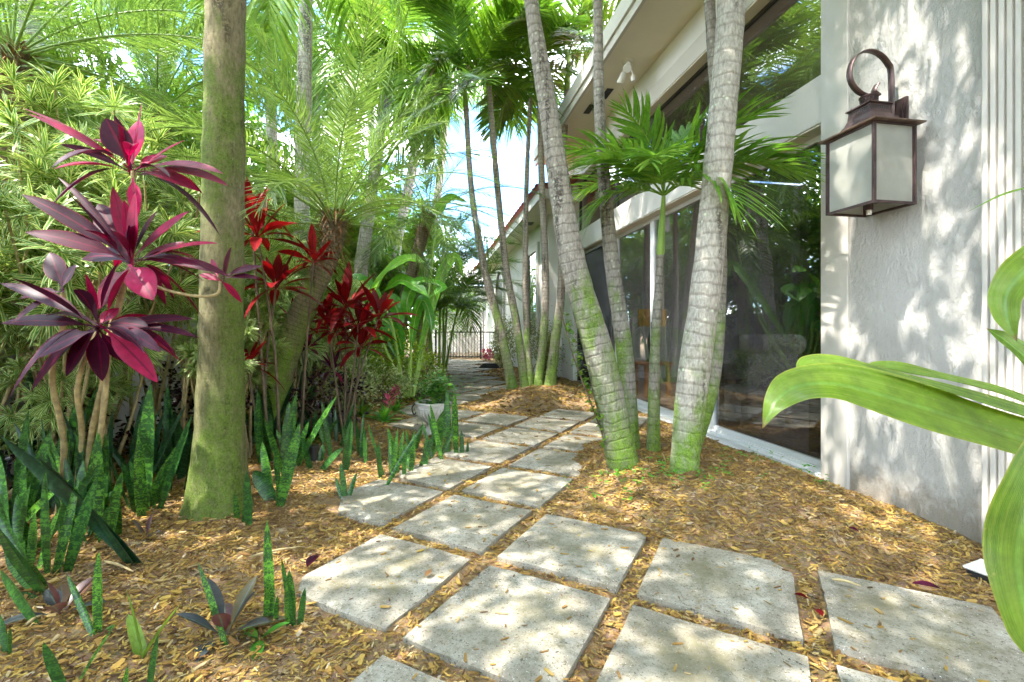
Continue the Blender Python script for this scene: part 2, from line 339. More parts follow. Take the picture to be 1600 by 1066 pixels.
# concrete pavers
m = M('paver'); tc = m.n('TexCoord').outputs['Object']; oi = m.n('ObjectInfo').outputs['Random']
vec = m.n('VectorMath', _operation='ADD', i0=tc, i1=m.n('CombineXYZ', X=m.math('MULTIPLY', oi, 50.0), Y=m.math('MULTIPLY', oi, 31.0), Z=0.0).outputs[0]).outputs[0]
n1 = m.noise(vec, 4.5, 6, 0.6); n2 = m.noise(vec, 90, 5, 0.75); n3 = m.noise(vec, 22, 5, 0.7)
col = m.ramp(n1, (0.30, (0.21, 0.185, 0.145)), (0.50, (0.34, 0.31, 0.255)), (0.70, (0.48, 0.45, 0.39)))
col = m.mix(m.ramp(n2, (0.34, 0.9), (0.46, 0.0)), col, (0.075, 0.065, 0.045))
col = m.mix(m.ramp(n3, (0.32, 0.7), (0.52, 0.0)), col, (0.16, 0.15, 0.10))
col = m.mix(m.ramp(m.noise(vec, 160, 2), (0.66, 0.0), (0.72, 0.9)), col, (0.85, 0.83, 0.78))
col = m.mix(m.ramp(m.noise(vec, 55, 4, 0.75), (0.36, 0.92), (0.41, 0.0)), col, (0.06, 0.052, 0.04))
col = m.mix(m.ramp(m.noise(vec, 1.7, 5, 0.65), (0.44, 0.0), (0.62, 0.45)), col, (0.17, 0.145, 0.095))
uv = m.n('UVMap').outputs[0]
dd = m.n('VectorMath', _operation='DISTANCE', i0=uv, i1=(0.5, 0.5, 0.0)).outputs['Value']
ms = m.math('MULTIPLY', m.ramp(m.math('ADD', dd, m.math('MULTIPLY', m.math('SUBTRACT', n3, 0.5), 0.9)), (0.18, 0.75), (0.46, 0.0)), m.ramp(n1, (0.35, 1.0), (0.62, 0.25)))
col = m.mix(m.math('MULTIPLY', ms, 0.75), col, (0.16, 0.148, 0.075))
h = m.math('ADD', m.math('MULTIPLY', n2, 0.6), n3)
m.fin(m.n('BsdfPrincipled', Base_Color=col, Roughness=0.9, Specular_IOR_Level=0.25, Normal=m.bump(h, 0.55, 0.006)).outputs[0])
# mulch chips and the soil under them
m = M('mulch_chip'); rnd = m.n('Attribute', _attribute_name='rnd').outputs['Fac']; tc = m.n('TexCoord').outputs['Object']
col = m.ramp(rnd, (0.0, (0.035, 0.018, 0.01)), (0.16, (0.13, 0.065, 0.025)), (0.34, (0.27, 0.15, 0.04)), (0.52, (0.40, 0.25, 0.055)), (0.72, (0.50, 0.35, 0.08)), (0.9, (0.52, 0.40, 0.20)), (1.0, (0.56, 0.49, 0.38)))
reg = m.noise(tc, 0.9, 3)
col = m.mix(m.ramp(reg, (0.42, 0.0), (0.62, 0.40)), col, (0.24, 0.14, 0.06))
col = m.mix(m.math('MULTIPLY', m.noise(tc, 70, 4), 0.35), col, (0.14, 0.07, 0.03))
col = m.mix(m.ramp(m.noise(tc, 3.2, 5, 0.7), (0.48, 0.0), (0.66, 0.6)), col, (0.11, 0.065, 0.035))
col = m.mix(m.ramp(m.noise(tc, 7.0, 3, 0.6), (0.60, 0.0), (0.72, 0.5)), col, (0.40, 0.35, 0.28))
m.fin(m.n('BsdfPrincipled', Base_Color=col, Roughness=0.85, Specular_IOR_Level=0.2).outputs[0])
m = M('soil'); tc = m.n('TexCoord').outputs['Object']
n1 = m.noise(m.map(tc, (1, 1, 1)), 38, 6, 0.75, 0.5); n2 = m.noise(tc, 1.3, 3)
vo = m.n('TexVoronoi', Vector=m.map(tc, (34, 70, 34)), Scale=1.0)
col = m.ramp(n1, (0.34, (0.03, 0.018, 0.01)), (0.50, (0.14, 0.08, 0.035)), (0.64, (0.34, 0.21, 0.07)), (0.80, (0.50, 0.36, 0.16)))
col = m.mix(0.35, col, m.n('HueSaturation', Color=m.mix(0.85, vo.outputs['Color'], (0.5, 0.3, 0.1)), Saturation=0.8, Value=0.8).outputs[0])
m.fin(m.n('BsdfPrincipled', Base_Color=col, Roughness=0.95, Specular_IOR_Level=0.1, Normal=m.bump(n1, 0.8, 0.02)).outputs[0])
# stucco
m = M('stucco'); tc = m.n('TexCoord').outputs['Object']
a = m.noise(m.map(tc, (1, 1, 0.6)), 42, 6, 0.68, 0.4); b = m.noise(tc, 2.2, 4)
pl = m.ramp(a, (0.40, 0.0), (0.56, 1.0), (0.70, 0.8))
col = m.mix(m.ramp(b, (0.35, 0.0), (0.65, 1.0)), (0.44, 0.425, 0.40), (0.51, 0.495, 0.47))
col = m.mix(m.ramp(a, (0.30, 0.5), (0.42, 0.0)), col, (0.27, 0.25, 0.22))
zz_ = m.n('SeparateXYZ', Vector=tc).outputs[2]
col = m.mix(m.ramp(m.math('ADD', zz_, m.math('MULTIPLY', m.noise(tc, 14, 5, 0.7), 0.5)), (0.30, 0.6), (0.48, 0.0)), col, (0.22, 0.17, 0.11))
col = m.mix(m.ramp(m.noise(m.map(tc, (3, 3, 0.35)), 2.0, 5, 0.6), (0.56, 0.0), (0.72, 0.35)), col, (0.26, 0.26, 0.20))
m.fin(m.n('BsdfPrincipled', Base_Color=col, Roughness=0.9, Specular_IOR_Level=0.2, Normal=m.bump(pl, 0.7, 0.007)).outputs[0])
simple('trim', (0.52, 0.49, 0.45), 0.55, var=0.06, scale=2.0, bump=0.1)
simple('cream', (0.72, 0.66, 0.54), 0.7, var=0.06, scale=2.0)
simple('white_wall', (0.72, 0.70, 0.68), 0.85, var=0.06, scale=1.5, bump=0.2)
simple('garden_wall', (0.50, 0.48, 0.45), 0.9, var=0.16, scale=3.0, bump=0.3)
simple('frame_white', (0.70, 0.70, 0.70), 0.35, var=0.04)
simple('frame_dark', (0.05, 0.045, 0.04), 0.4, var=0.1)
simple('iron', (0.015, 0.015, 0.015), 0.5, var=0.1)
simple('bronze', (0.10, 0.065, 0.065), 0.42, 0.55, var=0.35, scale=14, bump=0.15, bscale=90)
simple('bronze_edge', (0.15, 0.10, 0.075), 0.5, 0.5, var=0.3, scale=14)
simple('roof_tile', (0.50, 0.16, 0.09), 0.8, var=0.3, scale=5.0)
simple('roof_pale', (0.55, 0.50, 0.45), 0.8, var=0.2, scale=5.0)
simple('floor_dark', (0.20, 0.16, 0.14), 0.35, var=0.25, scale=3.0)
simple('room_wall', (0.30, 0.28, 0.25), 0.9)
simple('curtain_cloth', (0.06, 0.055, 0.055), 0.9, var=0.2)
simple('chair_cloth', (0.76, 0.71, 0.65), 0.95, var=0.12, scale=60, bump=0.4, bscale=200)
simple('wood', (0.36, 0.15, 0.05), 0.45, var=0.3, scale=9)
simple('wicker', (0.50, 0.26, 0.07), 0.8, var=0.5, scale=70, bump=0.8, bscale=90)
simple('plastic_white', (0.70, 0.69, 0.66), 0.4, var=0.03)
simple('plastic_black', (0.02, 0.02, 0.022), 0.45, var=0.1)
simple('urn_white', (0.55, 0.53, 0.49), 0.8, var=0.25, scale=12, bump=0.3)
simple('cable', (0.6, 0.6, 0.58), 0.6)
# glass
m = M('glass'); fr = m.n('LayerWeight', Blend=0.35).outputs['Facing']
tr = m.n('BsdfTransparent', Color=(0.66, 0.67, 0.68, 1)).outputs[0]; gl = m.n('BsdfGlossy', Color=(0.95, 0.97, 1.0, 1), Roughness=0.012, Normal=m.bump(m.noise(m.n('TexCoord').outputs['Object'], 1.3, 2), 0.05, 0.02)).outputs[0]
fac = m.math('ADD', m.math('MULTIPLY', fr, 0.36), 0.07, True)
x = m.n('MixShader', Fac=fac); m.t.links.new(tr, x.inputs[1]); m.t.links.new(gl, x.inputs[2]); m.fin(x.outputs[0])
m = M('screen_light'); x = m.n('MixShader', Fac=0.22); m.t.links.new(m.n('BsdfTransparent', Color=(0.85, 0.85, 0.86, 1)).outputs[0], x.inputs[1]); m.t.links.new(m.n('BsdfPrincipled', Base_Color=(0.08, 0.075, 0.08, 1), Roughness=0.5).outputs[0], x.inputs[2]); m.fin(x.outputs[0])
m = M('screen'); tc = m.n('TexCoord').outputs['Object']
tr = m.n('BsdfTransparent', Color=(0.7, 0.7, 0.72, 1)).outputs[0]; df = m.n('BsdfPrincipled', Base_Color=(0.035, 0.035, 0.045, 1), Roughness=0.5).outputs[0]
x = m.n('MixShader', Fac=0.45); m.t.links.new(tr, x.inputs[1]); m.t.links.new(df, x.inputs[2]); m.fin(x.outputs[0])
m = M('frosted'); tc = m.n('TexCoord').outputs['Object']; nn = m.noise(tc, 9, 4)
col = m.ramp(nn, (0.3, (0.36, 0.36, 0.32)), (0.7, (0.52, 0.52, 0.48)))
df = m.n('BsdfPrincipled', Base_Color=col, Roughness=0.35).outputs[0]; tl = m.n('BsdfTranslucent', Color=(0.8, 0.8, 0.74, 1)).outputs[0]
x = m.n('MixShader', Fac=0.45); m.t.links.new(df, x.inputs[1]); m.t.links.new(tl, x.inputs[2]); m.fin(x.outputs[0])

# ------------------------------------------------------------------ ground
WA = 0.18                                   # all walls run towards (-0.18, 1)
def mounds(x, y):
    h = -0.027+0*x
    def bump_(cx, cy, rx, ry, a, rot=0.0):
        c, s = math.cos(rot), math.sin(rot); dx, dy = x-cx, y-cy
        u, v = (dx*c+dy*s)/rx, (-dx*s+dy*c)/ry
        return a*np.clip(1.15-(u*u+v*v), 0, 1)
    h = h+bump_(1.38, 3.5, 0.85, 1.25, 0.15, 0.15)+bump_(1.7, 2.8, 0.8, 0.75, 0.05)
    h = h+bump_(0.50, 7.5, 1.0, 1.05, 0.13)+bump_(0.75, 8.3, 0.8, 1.0, 0.05)+bump_(1.5, 9.8, 0.9, 1.4, 0.09)
    bed = np.clip((-0.95-0.10*(y-2.2)-x)/0.6, 0, 1)
    h = h+0.075*bed
    return h
def gh(x, y):
    x = np.asarray(x, float); y = np.asarray(y, float)
    h = mounds(x, y)
    return h+0.008*np.sin(9.1*x+3.3*y)*np.sin(7.7*y-2.1*x)+0.006*np.sin(23*x+5)*np.sin(19*y)
def stretch(lo, a, b, hi, step, grow=1.35):
    mid = np.arange(a, b+1e-6, step); L = []; s = step; v = a
    while v > lo: s *= grow; v -= s; L.append(v)
    Rr = []; s = step; v = b
    while v < hi: s *= grow; v += s; Rr.append(v)
    return np.concatenate([np.array(L[::-1]), mid, np.array(Rr)])
xs = stretch(-400, -4.2, 3.4, 400, 0.06); ys = stretch(-60, 0.3, 12.0, 900, 0.06)
X, Yg = np.meshgrid(xs, ys, indexing='ij'); Z = gh(X, Yg)
far = (np.abs(X) > 6) | (Yg > 16) | (Yg < -2); Z = np.where(far, -0.027, Z)
mb = MB(); nx, ny = len(xs), len(ys); i = np.arange(nx-1)[:, None]*ny+np.arange(ny-1)[None]
mb.add(np.stack([X, Yg, Z], -1), np.stack([i, i+ny, i+ny+1, i+1], -1))
tag(mb.build('ground', MAT['soil']), kind='structure')

# ------------------------------------------------------------------ pavers: one square grid turned against the house
G0 = np.array((-0.133, 2.231)); EA = np.array((0.597, -0.322)); EB = np.array((0.322, 0.597))
poly = [(560, 1200), (480, 1000), (470, 930), (530, 780), (620, 745), (700, 715), (690, 690), (620, 672), (600, 655), (630, 628), (680, 600), (688, 572), (690, 560), (746, 560),
        (756, 577), (792, 592), (800, 605), (798, 620), (745, 634), (770, 650), (830, 660), (880, 645), (990, 640), (990, 700), (930, 728), (880, 752), (860, 792), (1030, 835), (1240, 885), (1290, 900), (1600, 975), (1950, 1060), (1950, 1200)]
PG = [G(a, b)[:2] for a, b in poly]
def inside(p):
    c = False; n = len(PG)
    for k in range(n):
        (x1, y1), (x2, y2) = PG[k], PG[(k+1) % n]
        if (y1 > p[1]) != (y2 > p[1]) and p[0] < (x2-x1)*(p[1]-y1)/(y2-y1)+x1: c = not c
    return c
paver_cells = []
for ci in range(-26, 5):
    for cj in range(-3, 30):
        pts = [G0+EA*(ci+a)+EB*(cj+b) for a in (0.15, 0.5, 0.85) for b in (0.15, 0.5, 0.85)]
        if pts[4][1] > 17.3 or pts[4][1] < 0.9: continue
        if sum(inside(p) for p in pts) >= 5: paver_cells.append((ci, cj))
for c_ in ((0, -2), (2, -1)):
    if c_ not in paver_cells: paver_cells.append(c_)
NEAR = {(0, 0): 'speckled square paver in the middle of the near path, right of a mossy one',
        (0, -1): 'largest whole concrete paver low in the centre foreground, pale front corner',
        (1, 0): 'sunlit white paver with its far right corner cut by the mulch',
        (1, -1): 'grey paver at the bottom edge right of the centre foreground paver',
        (2, 0): 'large stained paver at the right end of the path beside the glossy leaf',
        (-1, -1): 'leftmost foreground paver with olive moss over its middle',
        (-1, 0): 'mossy diamond paver above the centre foreground paver',
        (-2, 0): 'pale paver with a rounded left end beside the mulch bed',
        (-1, 1): 'half sunlit paver touching the mulch mound of the leaning palms',
        (-2, 1): 'moss stained paver just beyond the rounded pale one',
        (0, -2): 'paver corner poking in at the bottom edge left of centre',
        (2, -1): 'sliver of paver at the bottom right edge with sun on it'}
words = ['first', 'second', 'third', 'fourth', 'fifth', 'sixth', 'seventh', 'eighth', 'ninth', 'tenth', 'eleventh', 'twelfth', 'thirteenth', 'fourteenth', 'fifteenth', 'sixteenth', 'seventeenth', 'eighteenth', 'nineteenth', 'twentieth']
rr = np.random.RandomState(5)
farcells = sorted([c for c in paver_cells if c not in NEAR], key=lambda c: c[1])
rows = {}
for c in farcells: rows.setdefault(c[1], []).append(c)
def make_paver(ci, cj, label):
    N = 14; g_ = 0.045
    u = np.linspace(0, 1, N+1)
    c = G0+EA*(ci+0.5)+EB*(cj+0.5)
    U, V_ = np.meshgrid(u, u, indexing='ij')
    s = 0.679-g_*2*rr.uniform(0.95, 1.12)
    rot = rr.uniform(-0.012, 0.012)
    ex = norm(EA[None])[0]; ey = norm(EB[None])[0]
    jit = lambda: np.cumsum(rr.normal(0, 0.0012, N+1))
    e1, e2, e3, e4 = jit(), jit(), jit(), jit()
    lx = (U-0.5)*s; ly = (V_-0.5)*s
    lx = lx+e1[None, :]*(1-U)+e2[None, :]*U; ly = ly+e3[:, None]*(1-V_)+e4[:, None]*V_
    cut = {(1, 0): (1, 1, 0.16), (-2, 0): (0, 0, 0.42), (-2, 1): (0, 0, 0.2), (-1, -1): (0, 0, 0.18), (0, 0): (1, 1, 0.05)}.get((ci, cj))
    if cut:
        a, b, k = cut; du = np.abs(U-a); dv = np.abs(V_-b); t = np.clip(k-(du+dv), 0, 1)/2*s
        lx = lx+t*(1 if a == 0 else -1); ly = ly+t*(1 if b == 0 else -1)
    tilt = rr.uniform(-0.006, 0.006, 2)
    zz = lx*tilt[0]+ly*tilt[1]+0.0006*rr.normal(size=lx.shape)
    e = np.minimum(np.minimum(U, 1-U), np.minimum(V_, 1-V_)); zz = zz-np.where(e < 0.01, 0.005, 0)
    top = np.stack([lx, ly, zz], -1)
    mb = MB(); i = np.arange(N)[:, None]*(N+1)+np.arange(N)[None]
    mb.add(top, np.stack([i, i+N+1, i+N+2, i+1], -1), UV=np.stack([U, V_], -1))
    ring = [(k, 0) for k in range(N)]+[(N, k) for k in range(N)]+[(N-k, N) for k in range(N)]+[(0, N-k) for k in range(N)]
    rp = np.array([top[a] for a in ring]); lo = rp.copy(); lo[:, 2] = -0.07; n = len(rp)
    rp2 = rp.copy()
    q = [(k, n+k, n+(k+1) % n, (k+1) % n) for k in range(n)]
    mb.add(np.concatenate([rp2, lo]), q, UV=np.full((2*n, 2), 0.02))
    o = mb.build('paver', MAT['paver'])
    o.location = (c[0], c[1], 0.0); o.rotation_euler = (0, 0, math.atan2(ex[1], ex[0])+rot)
    tag(o, label, 'paver', 'square concrete pavers of the garden path')
for c in paver_cells:
    if c in NEAR: lab = NEAR[c]
    else:
        r_ = sorted(rows[c[1]]); k = r_.index(c); ks = sorted(rows); kk = ks.index(c[1])
        lab = f'concrete paver, {words[min(k,19)]} from the left in the {words[min(kk,19)]} diagonal row beyond the near pavers'
    make_paver(c[0], c[1], lab)
paver_set = set(paver_cells)

# ------------------------------------------------------------------ mulch chips: uncountable, one object
rm = np.random.RandomState(11)
def cell_uv(x, y):
    d = np.stack([x-G0[0], y-G0[1]], -1); L2 = EA@EA
    return d@EA/L2, d@EB/L2
def on_paver(x, y, mgn=0.055):
    u, v = cell_uv(x, y); iu, iv = np.floor(u).astype(int), np.floor(v).astype(int); fu, fv = u-iu, v-iv
    ins = (fu > mgn) & (fu < 1-mgn) & (fv > mgn) & (fv < 1-mgn)
    has = np.array([(a, b) in paver_set for a, b in zip(iu, iv)])
    return ins & has
def chips(n, x0, x1, y0, y1, l0, l1, keep_on=0.02):
    x = rm.uniform(x0, x1, n); y = rm.uniform(y0, y1, n)
    u = np.abs(x/np.maximum(y, 0.1)) < 1.25
    x, y = x[u], y[u]
    wall = (x+WA*y < 2.88) & (x+WA*y > -2.98); x, y = x[wall], y[wall]
    z = gh(x, y)
    on = on_paver(x, y) & (z < -0.004)
    k = ~on | (rm.uniform(size=len(x)) < keep_on); x, y, z, on = x[k], y[k], z[k], on[k]
    z = np.where(on, 0.003, z+rm.uniform(-0.002, 0.012, len(x)))
    N = len(x); L = rm.uniform(l0, l1, N)*rm.choice([1, 1, 1.5, 0.6], N); Wd = L*rm.uniform(0.12, 0.34, N); Th = Wd*rm.uniform(0.25, 0.5, N)
    a = rm.uniform(0, PI, N)+0.0; pit = rm.normal(0, 0.24, N); rol = rm.normal(0, 0.45, N)
    pit = np.where(on, 0.0, pit); rol = np.where(on, 0.0, rol)
    tx = np.stack([np.cos(a)*np.cos(pit), np.sin(a)*np.cos(pit), np.sin(pit)], -1)
    sy = np.stack([-np.sin(a), np.cos(a), 0*a], -1); nz_ = np.cross(tx, sy)
    s2 = sy*np.cos(rol)[:, None]+nz_*np.sin(rol)[:, None]; n2 = np.cross(tx, s2)
    c = np.stack([x, y, z+Th*0.5], -1)
    # six-sided splinter outline, top raised, plus a skirt
    ou = np.array([(-0.5, -0.25), (-0.38, -0.5), (0.36, -0.5), (0.5, -0.1), (0.4, 0.5), (-0.34, 0.5)])
    ou = ou[None]*(1+rm.uniform(-0.18, 0.18, (N, 6, 2)))
    top = c[:, None]+tx[:, None]*(ou[..., 0:1]*L[:, None, None])+s2[:, None]*(ou[..., 1:2]*Wd[:, None, None])+n2[:, None]*(Th[:, None, None]*0.5)
    bend = (ou[..., 0]**2)*(rm.normal(0, 0.10, N)*L)[:, None]; top[..., 2] += bend
    bot = top-n2[:, None]*Th[:, None, None]
    V = np.concatenate([top, bot], 1); b = np.arange(N)[:, None]*12
    Q = np.concatenate([b+np.array([[0, 1, 2, 3]]), b+np.array([[0, 3, 4, 5]])]+[b+np.array([[k, k+6, (k+1) % 6+6, (k+1) % 6]]) for k in range(6)])
    R = np.clip(rm.beta(2.0, 2.0, N), 0, 1)[:, None]*np.ones((1, 12))
    return V.reshape(-1, 3), Q, R
mb = MB()
for args in ((34000, -2.8, 2.8, 1.0, 2.3, 0.010, 0.033), (34000, -2.8, 2.8, 1.0, 2.5, 0.005, 0.014), (50000, -3.1, 2.7, 2.3, 3.8, 0.010, 0.034), (20000, -3.5, 2.5, 3.8, 5.6, 0.020, 0.046), (9000, -3.8, 2.2, 5.6, 9.5, 0.04, 0.08), (2500, -2.5, 1.6, 9.5, 15, 0.06, 0.11)):
    V, Q, R = chips(*args); mb.add(V, Q, R=R)
tag(mb.build('wood_mulch', MAT['mulch_chip'], smooth=False), 'golden brown wood chip mulch covering the beds and filling the gaps between pavers', 'mulch', kind='stuff')

# ------------------------------------------------------------------ the house (local frame: y runs along the wall, x goes into the house)
TH = math.atan(WA)
HO = Vector((2.92, 0, 0)); HR = Matrix.Rotation(TH, 4, 'Z')
house = empty('house', HO, 'grey stucco house with tall glass doors and a wide pale eave, right of the path', 'house', rz=TH)
def hpart(name, mat, *boxes, parent=None, b=0.0, label=None):
    mb = MB()
    for bx in boxes: box(mb, *bx, b=b)
    o = mb.build(name, MAT[mat], parent or house, smooth=False)
    if label: o['label'] = label
    return o
hpart('wall', 'stucco', (0, 0.22, -3.5, 3.25, -0.4, 4.598), label='grey knock-down stucco wall behind the lantern')
hpart('wall', 'white_wall', (0.03, 0.22, 3.475, 9.5, 4.275, 4.598))
hpart('corner_post', 'trim', (-0.018, 0.24, 3.25, 3.475, -0.4, 4.597), b=0.004)
hpart('corner_post', 'white_wall', (0.0, 0.24, 9.50, 10.5, -0.4, 4.597), b=0.004)
hpart('beam', 'trim', (-0.004, 0.22, 3.478, 9.497, 2.64, 3.00), b=0.004)
hpart('beam', 'trim', (-0.004, 0.22, 3.478, 9.497, 4.05, 4.27), b=0.004)
hpart('beam_underside', 'cream', (0.006, 0.16, 3.48, 9.49, 2.628, 2.638))
hpart('beam_underside', 'cream', (0.006, 0.16, 3.48, 9.49, 4.038, 4.048))
bmb = MB(); lathe(bmb, [(0, -0.008), (0.012, -0.006), (0.013, 0.0)], 8); bme = bmb.mesh('bolt', MAT['iron'])
rb = np.random.RandomState(3)
for k in range(26):
    inst(bme, 'bolt', house, (-0.004, 3.62+k*0.225, 2.74 if k % 2 else 2.90), (0, -PI/2, 0))
for z in (2.86, 2.62, 3.9, 1.9): inst(bme, 'bolt', house, (-0.018, 3.37, z), (0, -PI/2, 0))
divs = [3.49, 5.04, 6.39, 7.62, 9.49]
def glazed(name, y0, y1, z0, z1, x, mat='frame_white', pane='glass', fw=0.045, fd=0.05):
    f = hpart(name, mat, (x, x+fd, y0, y0+fw, z0, z1), (x, x+fd, y1-fw, y1, z0, z1), (x, x+fd, y0+fw, y1-fw, z0, z0+fw), (x, x+fd, y0+fw, y1-fw, z1-fw, z1))
    hpart('pane', pane, (x+0.02, x+0.028, y0+fw, y1-fw, z0+fw, z1-fw), parent=f)
    return f
for k in range(4):
    y0, y1 = divs[k], divs[k+1]
    f = glazed('sliding_door', y0+0.003, y1-0.003, 0.03, 2.62, 0.13)
    if k in (0, 3):
        s_ = glazed('screen_door', y0+0.03, y1-0.03-(0.0 if k else 0.02), 0.045, 2.59, 0.075 if k else 0.19, mat='frame_dark', pane='screen' if k else 'screen_light', fw=0.035, fd=0.03)
        s_['label'] = 'dark insect screen door in front of the glass' if k else 'dark framed sliding panel behind the nearest glass'
    hpart('door_handle', 'plastic_black', (0.105, 0.13, y1-0.04, y1-0.015, 0.95, 1.2), parent=f)
    glazed('window', y0+0.003, y1-0.003, 3.005, 4.045, 0.13, mat='frame_dark', fw=0.03)
hpart('door_sill', 'frame_white', (0.0, 0.26, 3.48, 9.49, -0.02, 0.012), (0.06, 0.075, 3.48, 9.49, 0.012, 0.03), (0.11, 0.125, 3.48, 9.49, 0.012, 0.03), (0.2, 0.26, 3.48, 9.49, 0.012, 0.03))
hpart('footing', 'white_wall', (-0.02, 0.28, 3.48, 9.49, -0.4, -0.022))
# fluted pilaster at the right edge
bx = [(-0.05, 0, 1.15, 2.44, -0.4, 4.59)]
for k in range(6): bx.append((-0.066, -0.05, 2.405-k*0.034, 2.425-k*0.034, -0.4, 4.58))
bx.append((-0.09, -0.05, 1.75, 2.20, -0.4, 4.58))
hpart('pilaster', 'trim', *bx)
# high eave
hpart('soffit', 'cream', (-0.62, 0.15, -3.5, 10.05, 4.60, 4.63), label='wide pale soffit under the high roof')
hpart('fascia', 'trim', (-0.66, -0.62, -3.5, 10.08, 4.57, 4.78), (-0.69, -0.66, -3.5, 10.08, 4.68, 4.90))
for yy, xx in ((7.35, -0.42), (6.85, -0.33), (4.0, -0.4), (9.2, -0.4)):
    hpart('soffit_vent', 'iron', (xx, xx+0.10, yy, yy+0.3, 4.593, 4.599))
def roof(name, mat, x0, x1, y0, y1, z0, pitch):
    mb = MB(); n = int((y1-y0)/0.13); ys_ = np.linspace(y0, y1, n*6+1); nr = int((x1-x0)/0.34)
    prof = 0.035*np.abs(np.sin(PI*(ys_-y0)/0.26))
    X_ = []; Zs = []
    for r in range(nr):
        a, b = x0+r*0.34, x0+(r+1)*0.34
        X_ += [a, b]; Zs += [z0+(a-x0)*pitch+0.03, z0+(b-x0)*pitch]
    X_ = np.array(X_); Zs = np.array(Zs)
    V = np.stack([X_[:, None]+0*ys_, ys_[None]+0*X_[:, None], Zs[:, None]+prof[None]], -1); K, L = V.shape[:2]
    i = np.arange(K-1)[:, None]*L+np.arange(L-1)[None]
    mb.add(V, np.stack([i, i+1, i+L+1, i+L], -1)); mb.add([(x0, y0, z0-0.02), (x1, y0, z0-0.02+(x1-x0)*pitch), (x1, y1, z0-0.02+(x1-x0)*pitch), (x0, y1, z0-0.02)], [(0, 1, 2, 3)])
    return mb.build(name, MAT[mat], house)
roof('roof', 'roof_tile', -0.60, 5.4, -3.5, 10.1, 4.80, 0.36)
# lower far wing
FW = -0.30
hpart('wall', 'white_wall', (FW, 0.0, 10.3, 21.4, -0.4, 3.60), (-0.002, 6, 21.2, 21.4, -0.4, 3.6), label='pale wall of the lower wing further along')
hpart('soffit', 'cream', (-0.78, FW, 9.05, 21.8, 3.60, 3.63), (FW, 0.0, 9.05, 10.3, 3.60, 3.63))
hpart('fascia', 'trim', (-0.82, -0.78, 9.0, 21.85, 3.57, 3.76), (-0.82, 0.02, 8.97, 9.0, 3.57, 3.76))
for yy in (11.0, 13.5, 16.2): hpart('soffit_vent', 'iron', (-0.6, -0.46, yy, yy+0.3, 3.593, 3.599))
roof('roof', 'roof_tile', -0.88, 5.0, 8.95, 21.9, 3.80, 0.30)
w1 = hpart('window', 'trim', (FW-0.05, FW, 11.15, 11.32, 0.95, 3.18), (FW-0.05, FW, 12.28, 12.45, 0.95, 3.18), (FW-0.05, FW, 11.32, 12.28, 3.0, 3.18), (FW-0.08, FW, 11.12, 12.48, 0.85, 0.95))
hpart('pane', 'glass', (FW-0.012, FW-0.004, 11.32, 12.28, 0.95, 3.0), parent=w1)
hpart('pane_backing', 'frame_dark', (FW-0.002, FW+0.004, 11.33, 12.27, 0.96, 2.99), parent=w1)  # thin dark sheet directly behind the pane
mb = MB(); ra = 0.85; yc, zc = 17.2, 2.35
for k in range(14):
    a0, a1 = PI*k/14, PI*(k+1)/14
    V = [(FW-dx, yc+r*math.cos(a), zc+r*math.sin(a)) for dx in (0.0, 0.07) for a in (a0, a1) for r in (ra, ra+0.2)]
    mb.add(V, [(0, 1, 3, 2), (4, 6, 7, 5), (1, 5, 7, 3), (0, 2, 6, 4)])
for s in (-1, 1): y0_, y1_ = sorted((yc+s*ra, yc+s*(ra+0.2))); box(mb, FW-0.07, FW, y0_, y1_, 0.9, zc)
aw = mb.build('arched_window', MAT['trim'], house, smooth=False)
mb = MB(); V = [(FW-0.01, yc, zc)]+[(FW-0.01, yc+ra*math.cos(PI*k/14), zc+ra*math.sin(PI*k/14)) for k in range(15)]
mb.add(V, T=[(0, k, k+1) for k in range(1, 15)]); mb.add([(FW-0.01, yc-ra, 0.9), (FW-0.01, yc+ra, 0.9), (FW-0.01, yc+ra, zc), (FW-0.01, yc-ra, zc)], [(0, 1, 2, 3)])
mb.build('pane', MAT['frame_dark'], aw, smooth=False)
# the room behind the glass
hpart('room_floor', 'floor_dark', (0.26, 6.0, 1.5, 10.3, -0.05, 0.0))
hpart('room_wall', 'room_wall', (6.0, 6.1, 8.2, 10.3, 0, 4.6), (6.0, 6.1, 1.5, 8.2, 3.6, 4.6), (6.0, 6.1, 1.4, 2.2, 0, 3.6), (0.26, 6.0, 1.4, 1.5, 0, 4.6), (0.26, 6.0, 10.3, 10.4, 0, 4.6), (0.24, 6.0, 1.5, 10.3, 4.64, 4.7))  # back wall left mostly open out of view, added to let skylight in
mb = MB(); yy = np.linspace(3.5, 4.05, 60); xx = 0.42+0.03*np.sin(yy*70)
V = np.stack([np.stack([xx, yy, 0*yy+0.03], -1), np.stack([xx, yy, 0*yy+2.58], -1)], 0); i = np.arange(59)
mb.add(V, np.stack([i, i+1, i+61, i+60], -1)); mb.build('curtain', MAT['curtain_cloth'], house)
def hw(x, y, z): return HO+HR@Vector((x, y, z))
